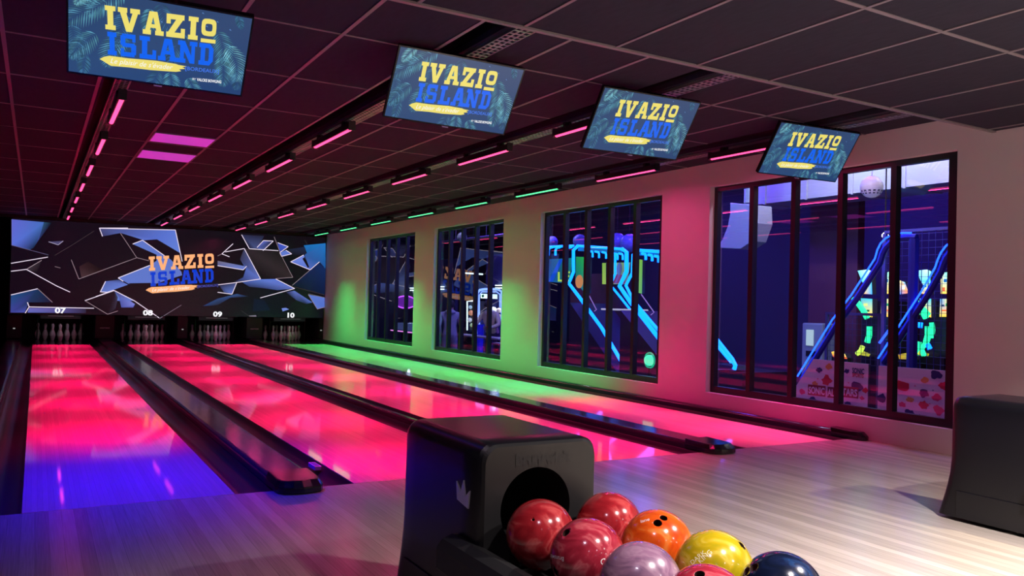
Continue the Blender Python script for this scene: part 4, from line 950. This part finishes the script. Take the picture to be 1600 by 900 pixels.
# --- second window: claw machine, tables, sconces, two people ; first window: oval sign and table
X = 9.6; c_ = hit(765,540,0,X); org = Vector((X+.35, c_.y, AZ)); t = empty('claw_machine', org, 'claw machine with blue neon frame and white marquee in the second window', 'arcade machine')
fr_ = [(746,522),(746,458),(750,453),(757,452),(778,452),(784,456),(785,524)]
neon(fr_, X, .030, emitmat('neon_ice', (.15,.25,1), 3), t, 'neon_frame', org)
neon([(749,520),(749,461),(753,456),(776,456),(781,460),(781,480)], X+.01, .014, emitmat('neon_ice', (.15,.25,1), 3), t, 'neon_frame', org)
panel([(751,459),(777,460),(777,467),(751,466)], X, .05, [(200,235,255),(180,225,255),(200,230,255),(220,250,255)], M_ARTB, t, 'marquee', org)
decal([(753,461),(756,460),(757,463),(755,465),(753,464)], X, (20,60,40), M_ARTB, t, 'marquee_motif', org, 2)
z9 = hit(765,498,0,X).z-AZ; b = MB(); y_0 = hit(786,500,0,X).y-org.y; y_1 = hit(744,500,0,X).y-org.y
b.box(-.33,.4,y_0,y_1,0,z9-.05); b.box(.38,.4,y_0,y_1,z9-.05,hit(765,456,0,X).z-AZ); b.build('cabinet', mat('claw_body', (.06,.06,.35), .4), t)
rn = random.Random(5)
for k in range(12):
    b = MB(); col = [(.8,.75,.3),(.8,.8,.8),(.75,.6,.5),(.6,.8,.5)][k % 4]; b.sphere((0,0,0), .07+.03*rn.random(), 12, (1,1,.9))
    o = b.build('plush_toy', mat('plush_%d' % (k % 4), col, .8, emit=col, es=.25)); o.location = (org.x+.08*(k % 3)-.05, org.y+y_0+.14+(y_1-y_0-.28)*((k*5 % 12)/11), AZ+z9-.05+.09+.17*(k//6))
    tag(o, 'pale round plush toy heaped inside the claw machine', 'toy', 'plush toys in the claw machine')
area_light('claw_light', (.05,(y_0+y_1)/2,hit(765,462,0,X).z-AZ), .4, .4, 8, (.9,.95,1), parent=t)
X = 9.6; c_ = hit(731,540,0,X); org = Vector((X+.3, c_.y, AZ)); t = empty('prize_cabinet', org, 'narrow prize cabinet with white lit edge left of the claw machine', 'arcade machine')
p_ = panel([(729,470),(741,470),(741,520),(727,520)], X+.06, .5, (20,24,70), M_PRINT, t, 'cabinet', org)
b = MB(); q = hit(734,521,0,X+.06)-org; b.box(q.x,q.x+.5,q.y-.35,q.y+.35,0,max(q.z,.2)); b.build('base', M_BLACK, t)
neon([(730,516),(730,471),(740,470)], X, .02, emitmat('tube_white', (.75,.95,1), 1.6), t, 'light_edge', org)
for (x, y, r, c) in [(736,489,.07,(250,170,110)),(734,500,.06,(220,230,220)),(737,508,.05,(190,220,150)),(735,480,.05,(190,230,220))]:
    b = MB(); q = hit(x,y,0,X)-org; b.sphere((q.x,q.y,q.z), r, 12); b.build('prize', mat('prize_%d' % x, lin(c), .7, emit=lin(c), es=.4), t)
# round bin
t = empty('bin', (8.95, hit(754,512,0,9.0).y, AZ), 'small blue lit round bin in front of the claw machine', 'bin'); h = hit(754,507,0,9.0).z-AZ
b = MB(); b.lathe([(.06,0),(.08,h-.02),(.085,h),(.075,h)], 18); b.build('bin_body', mat('bin_blue', (.05,.05,.6), .4, emit=(.0,.0,.5), es=.5), t)
# tables
for nm, pts, X, lab in [('a', [(702,521),(778,528)], 8.4, 'long dark table with a pale edge in the second window'), ('b', [(770,535),(800,539)], 7.9, 'low table at the right end of the second window')]:
    a, e = XP(pts, X); t = empty('table', (X+.2, (a.y+e.y)/2, AZ), lab, 'table'); h = a.z-AZ; L_ = abs(a.y-e.y)/2
    b = MB(); b.box(-.2,.2,-L_,L_,h-.03,h); b.build('table_top', mat('table_grey', (.35,.33,.42), .4), t)
    for sx in (-.16,.16):
        for sy in (-L_+.06,L_-.06): b = MB(); b.tube([(sx,sy,0),(sx,sy,h-.03)], .02, 8); b.build('leg', M_BLACK, t)
# sconces
for px, py, X, lab in [(689,450,11.0,'white up and down wall lamp left in the second window'), (780,448,11.0,'white up and down wall lamp right in the second window'), (645,452,11.0,'white wall lamp at the right edge of the first window')]:
    c_ = hit(px, py, 0, X); t = empty('wall_lamp', c_, lab, 'wall lamp', 'wall lamps in the arcade')
    b = MB(); b.box(-.05,.05,-.25,.25,-.02,.02); b.build('lamp_bar', M_BLACK, t)
    b = MB(); b.box(-.03,.03,-.18,.18,.021,.05); b.box(-.03,.03,-.18,.18,-.05,-.021); b.build('lamp_glass', emitmat('lamp_cool', (.7,.9,1), 3), t)
    b = MB(); b.box(.06,.16,-.9,.9,AZ-c_.z,.9); b.build('back_pillar', mat('pillar_blue', (.10,.12,.22), .6), t)
    area_light('wall_lamp_light', (-.06,0,0), .5, .2, 2.0, (.7,.85,1), (0,radians(90),0), parent=t)
t = empty('tube_lamp', hit(738,428,0,8.9), 'short white tube lamp hanging in the second window', 'lamp')
neon([(722,426.5),(754,428.5)], 8.9, .018, emitmat('tube_white', (.75,.95,1), 1.6), t, 'tube', t.location)
b = MB(); b.tube([(0,0,.02),(0,0,AT-t.location.z)], .005, 6); b.build('cord', M_BLACK, t)
# pipes below the arcade ceiling
for k, (pts, X) in enumerate([([(570,378),(800,352)], 9.0), ([(570,392),(800,372)], 9.6), ([(680,380),(800,378)], 10.4)]):
    a, e = XP(pts, X); b = MB(); e = Vector((a.x, e.y, a.z)); b.tube([a, e], .03, 10)
    for f in (.2,.7): q = a.lerp(e, f); b.tube([q, Vector((q.x,q.y,AT))], .008, 6)
    tag(b.build('pipe', M_METAL), 'horizontal metal pipe under the arcade ceiling, %s' % ['nearest the windows','middle one','farthest from the windows'][k], 'pipe')
# oval sign and table in first window
X = 8.2; c_ = hit(633,472,0,X); t = empty('oval_sign', c_, 'purple neon oval sign with a red glowing figure in the first window', 'sign')
b = MB(); ov = [(0,.70*cos(a),.155*sin(a)) for a in [2*pi*k/28 for k in range(28)]]; b.tube(ov, .016, 8, True); b.build('neon_outline', M_PURP, t)
b = MB(); b.add([(.02,0,0)]+[(.02,p[1],p[2]) for p in ov], [(0,k+1,(k+1)%28+1) for k in range(28)]); b.add([(.03,p[1],p[2]) for p in ov], [tuple(range(28))]); b.build('sign_board', mat('sign_violet', (.1,.02,.2), .5, emit=(.16,.02,.4), es=.8), t)
tb = MB(); vs, fs = text_mesh('8', .22, 0, .012, 'CENTER'); tb.add([(.01,-.03-v.x,v.y-.075) for v in vs], fs); tb.build('sign_digit', emitmat('digit_red', (1,.12,.08), 2), t)
b = MB(); b.tube([(.03,0,.15),(.03,0,AT-c_.z)], .008, 6); b.build('cord', M_BLACK, t)
X = 8.2; a, e = XP([(610,514),(646,516)], X); t = empty('games_table', (X+.3, (a.y+e.y)/2, AZ), 'games table with pale pink neon edge in the first window', 'table'); h = a.z-AZ; L_ = abs(a.y-e.y)/2
b = MB(); b.box(-.28,.28,-L_,L_,h-.06,h-.02); b.build('table_top', mat('table_top_blue', (.2,.25,.45), .3), t)
b = MB(); b.tube([(-.29,-L_,h-.03),(-.29,L_,h-.03)], .012, 8); b.build('neon_edge', emitmat('neon_pink', (1,.3,.9), 1.4), t)
b = MB(); b.box(-.2,.2,-L_*.7,L_*.7,h,h+.18); b.build('play_hood', mat('hood_blue_glass', (.2,.3,.5), .2, emit=(.05,.09,.2), es=.5), t)
b = MB(); b.box(-.15,.15,-L_*.5,L_*.5,0,h-.06); b.build('pedestal', M_BLACK, t)

# people (small, behind the second window)
def person(loc, rz, H, pose, cols, label, hair_col, hood=False):
    t = empty('person', loc, label, 'person', None, rz)
    k = H/1.70
    J = pose; bm = bmesh.new()
    me = bpy.data.meshes.new('body'); names = list(J.keys()); idx = {n: i for i, n in enumerate(names)}
    E_ = [('pelvis','waist'),('waist','chest'),('chest','neck'),('neck','head'),('head','crown')]
    for s in 'lr': E_ += [('chest','sh'+s),('sh'+s,'el'+s),('el'+s,'wr'+s),('wr'+s,'ha'+s),('pelvis','hip'+s),('hip'+s,'kn'+s),('kn'+s,'an'+s),('an'+s,'to'+s)]
    me.from_pydata([tuple(c*k for c in J[n][0]) for n in names], [(idx[a], idx[d]) for a, d in E_], [])
    o = bpy.data.objects.new('body', me); C.objects.link(o); o.parent = t
    md = o.modifiers.new('skin','SKIN'); md.use_smooth_shade = True
    for n in names: sv = me.skin_vertices[0].data[idx[n]]; r = J[n][1]*k; sv.radius = (r, r*J[n][2] if len(J[n]) > 2 else r)
    me.skin_vertices[0].data[idx['pelvis']].use_root = True
    o.modifiers.new('sub','SUBSURF').levels = 2; o.modifiers['sub'].render_levels = 2
    dg = bpy.context.evaluated_depsgraph_get(); dg.update(); m2 = bpy.data.meshes.new_from_object(o.evaluated_get(dg)); o.modifiers.clear(); o.data = m2; m2.name = 'body'
    m2.materials.clear()
    for c in cols: m2.materials.append(c)          # skin, top, trousers, shoes
    hz = J['head'][0][2]*k; nz = J['neck'][0][2]*k; pz = J['pelvis'][0][2]*k
    hands = [Vector(J[q][0])*k for q in ('hal','har')]
    for p_ in m2.polygons:
        c = p_.center; p_.use_smooth = True
        if c.z > nz+.01*k: mi = 0
        elif any((c-h_).length < .075*k for h_ in hands): mi = 0
        elif c.z > pz-.03*k or abs(c.x) > .24*k: mi = 1
        elif c.z < .09*k: mi = 3
        else: mi = 2
        p_.material_index = mi
    hc = Vector(J['head'][0])*k; b = MB(); b.sphere((hc.x, hc.y+.018*k, hc.z+.045*k), .108*k, 20, (.92,1.0,.95)); b.build('hair', mat('hair_'+label[:12], hair_col, .8), t, smooth=True)
    for s in (-1,1): b = MB(); b.sphere((hc.x+s*.034*k, hc.y-.092*k, hc.z+.015*k), .012*k, 8); b.build('eye', M_BLACK, t)
    b = MB(); b.sphere((hc.x, hc.y-.104*k, hc.z-.015*k), .016*k, 10, (.8,1.1,1.3)); b.build('nose', cols[0], t, smooth=True)
    for j, (hn, wn) in enumerate((('hal','wrl'),('har','wrr'))):
        h_ = Vector(J[hn][0])*k; d = (h_-Vector(J[wn][0])*k).normalized(); sd = d.cross(Vector((0,1,0))).normalized()
        b = MB()
        for q in range(4): a0 = h_+sd*(q-1.5)*.019*k; b.tube([a0, a0+d*.035*k, a0+d*(.06+.008*(1 if q in (1,2) else -.5))*k+Vector((0,-.02*k,0))], [.009*k,.008*k,.006*k], 6)
        b.tube([h_-d*.02*k+sd*.03*k, h_+sd*.055*k+d*.01*k, h_+sd*.062*k+d*.035*k], [.010*k,.009*k,.007*k], 6)
        b.build('fingers', cols[0], t, smooth=True)
    if hood:
        b = MB(); b.sphere((0, .07*k, nz-.03*k), .12*k, 16, (1.1,.7,.55)); b.build('jacket_hood', cols[1], t, smooth=True)
    return t
ST = {'pelvis':((0,0,.93),.15,.8),'waist':((0,0,1.08),.145,.75),'chest':((0,.01,1.32),.17,.7),'neck':((0,.0,1.47),.06),'head':((0,-.01,1.585),.085,1.05),'crown':((0,0,1.66),.06)}
for s, sg in (('l',-1),('r',1)):
    ST.update({'sh'+s:((sg*.20,.01,1.38),.075),'el'+s:((sg*.27,.05,1.10),.055),'wr'+s:((sg*.23,-.12,.92),.038),'ha'+s:((sg*.20,-.19,.89),.032,.6),'hip'+s:((sg*.10,0,.86),.105),'kn'+s:((sg*.12,-.01,.48),.070),'an'+s:((sg*.13,.02,.09),.050),'to'+s:((sg*.14,-.13,.045),.042)})
LN = dict(ST); LN = {k_: ((v[0][0], v[0][1]-(.35*max(0, v[0][2]-.9)), v[0][2]-(.12*max(0, v[0][2]-.9))), *v[1:]) for k_, v in ST.items()}
LN['ell'] = ((-.30,-.25,1.12),.055); LN['wrl'] = ((-.22,-.45,1.05),.038); LN['hal'] = ((-.19,-.52,1.04),.032,.6)
LN['elr'] = ((.30,-.22,1.10),.055); LN['wrr'] = ((.16,-.40,1.02),.038); LN['har'] = ((.10,-.46,1.02),.032,.6)
SK = mat('skin', (.35,.20,.15), .55); SK2 = mat('skin_deep', (.16,.09,.07), .55)
GH = mat('hoodie_grey', (.30,.32,.42), .85); JT = mat('jacket_cream', (.62,.56,.38), .8); TR = mat('trousers_dark', (.05,.05,.08), .8); TG = mat('trousers_grey', (.20,.21,.28), .8); SH = mat('shoes_dark', (.03,.03,.03), .6)
c_ = hit(703,520,0,8.0); person((c_.x, c_.y, AZ), radians(150), 1.58, ST, [SK, GH, TG, SH], 'person in a grey hooded top standing with back turned in the second window', (.02,.015,.02), True)
c_ = hit(770,520,0,9.15); person((c_.x, c_.y, AZ), radians(-60), 1.66, LN, [SK2, JT, TR, SH], 'person in a cream jacket leaning over the table in the second window', (.01,.01,.01))
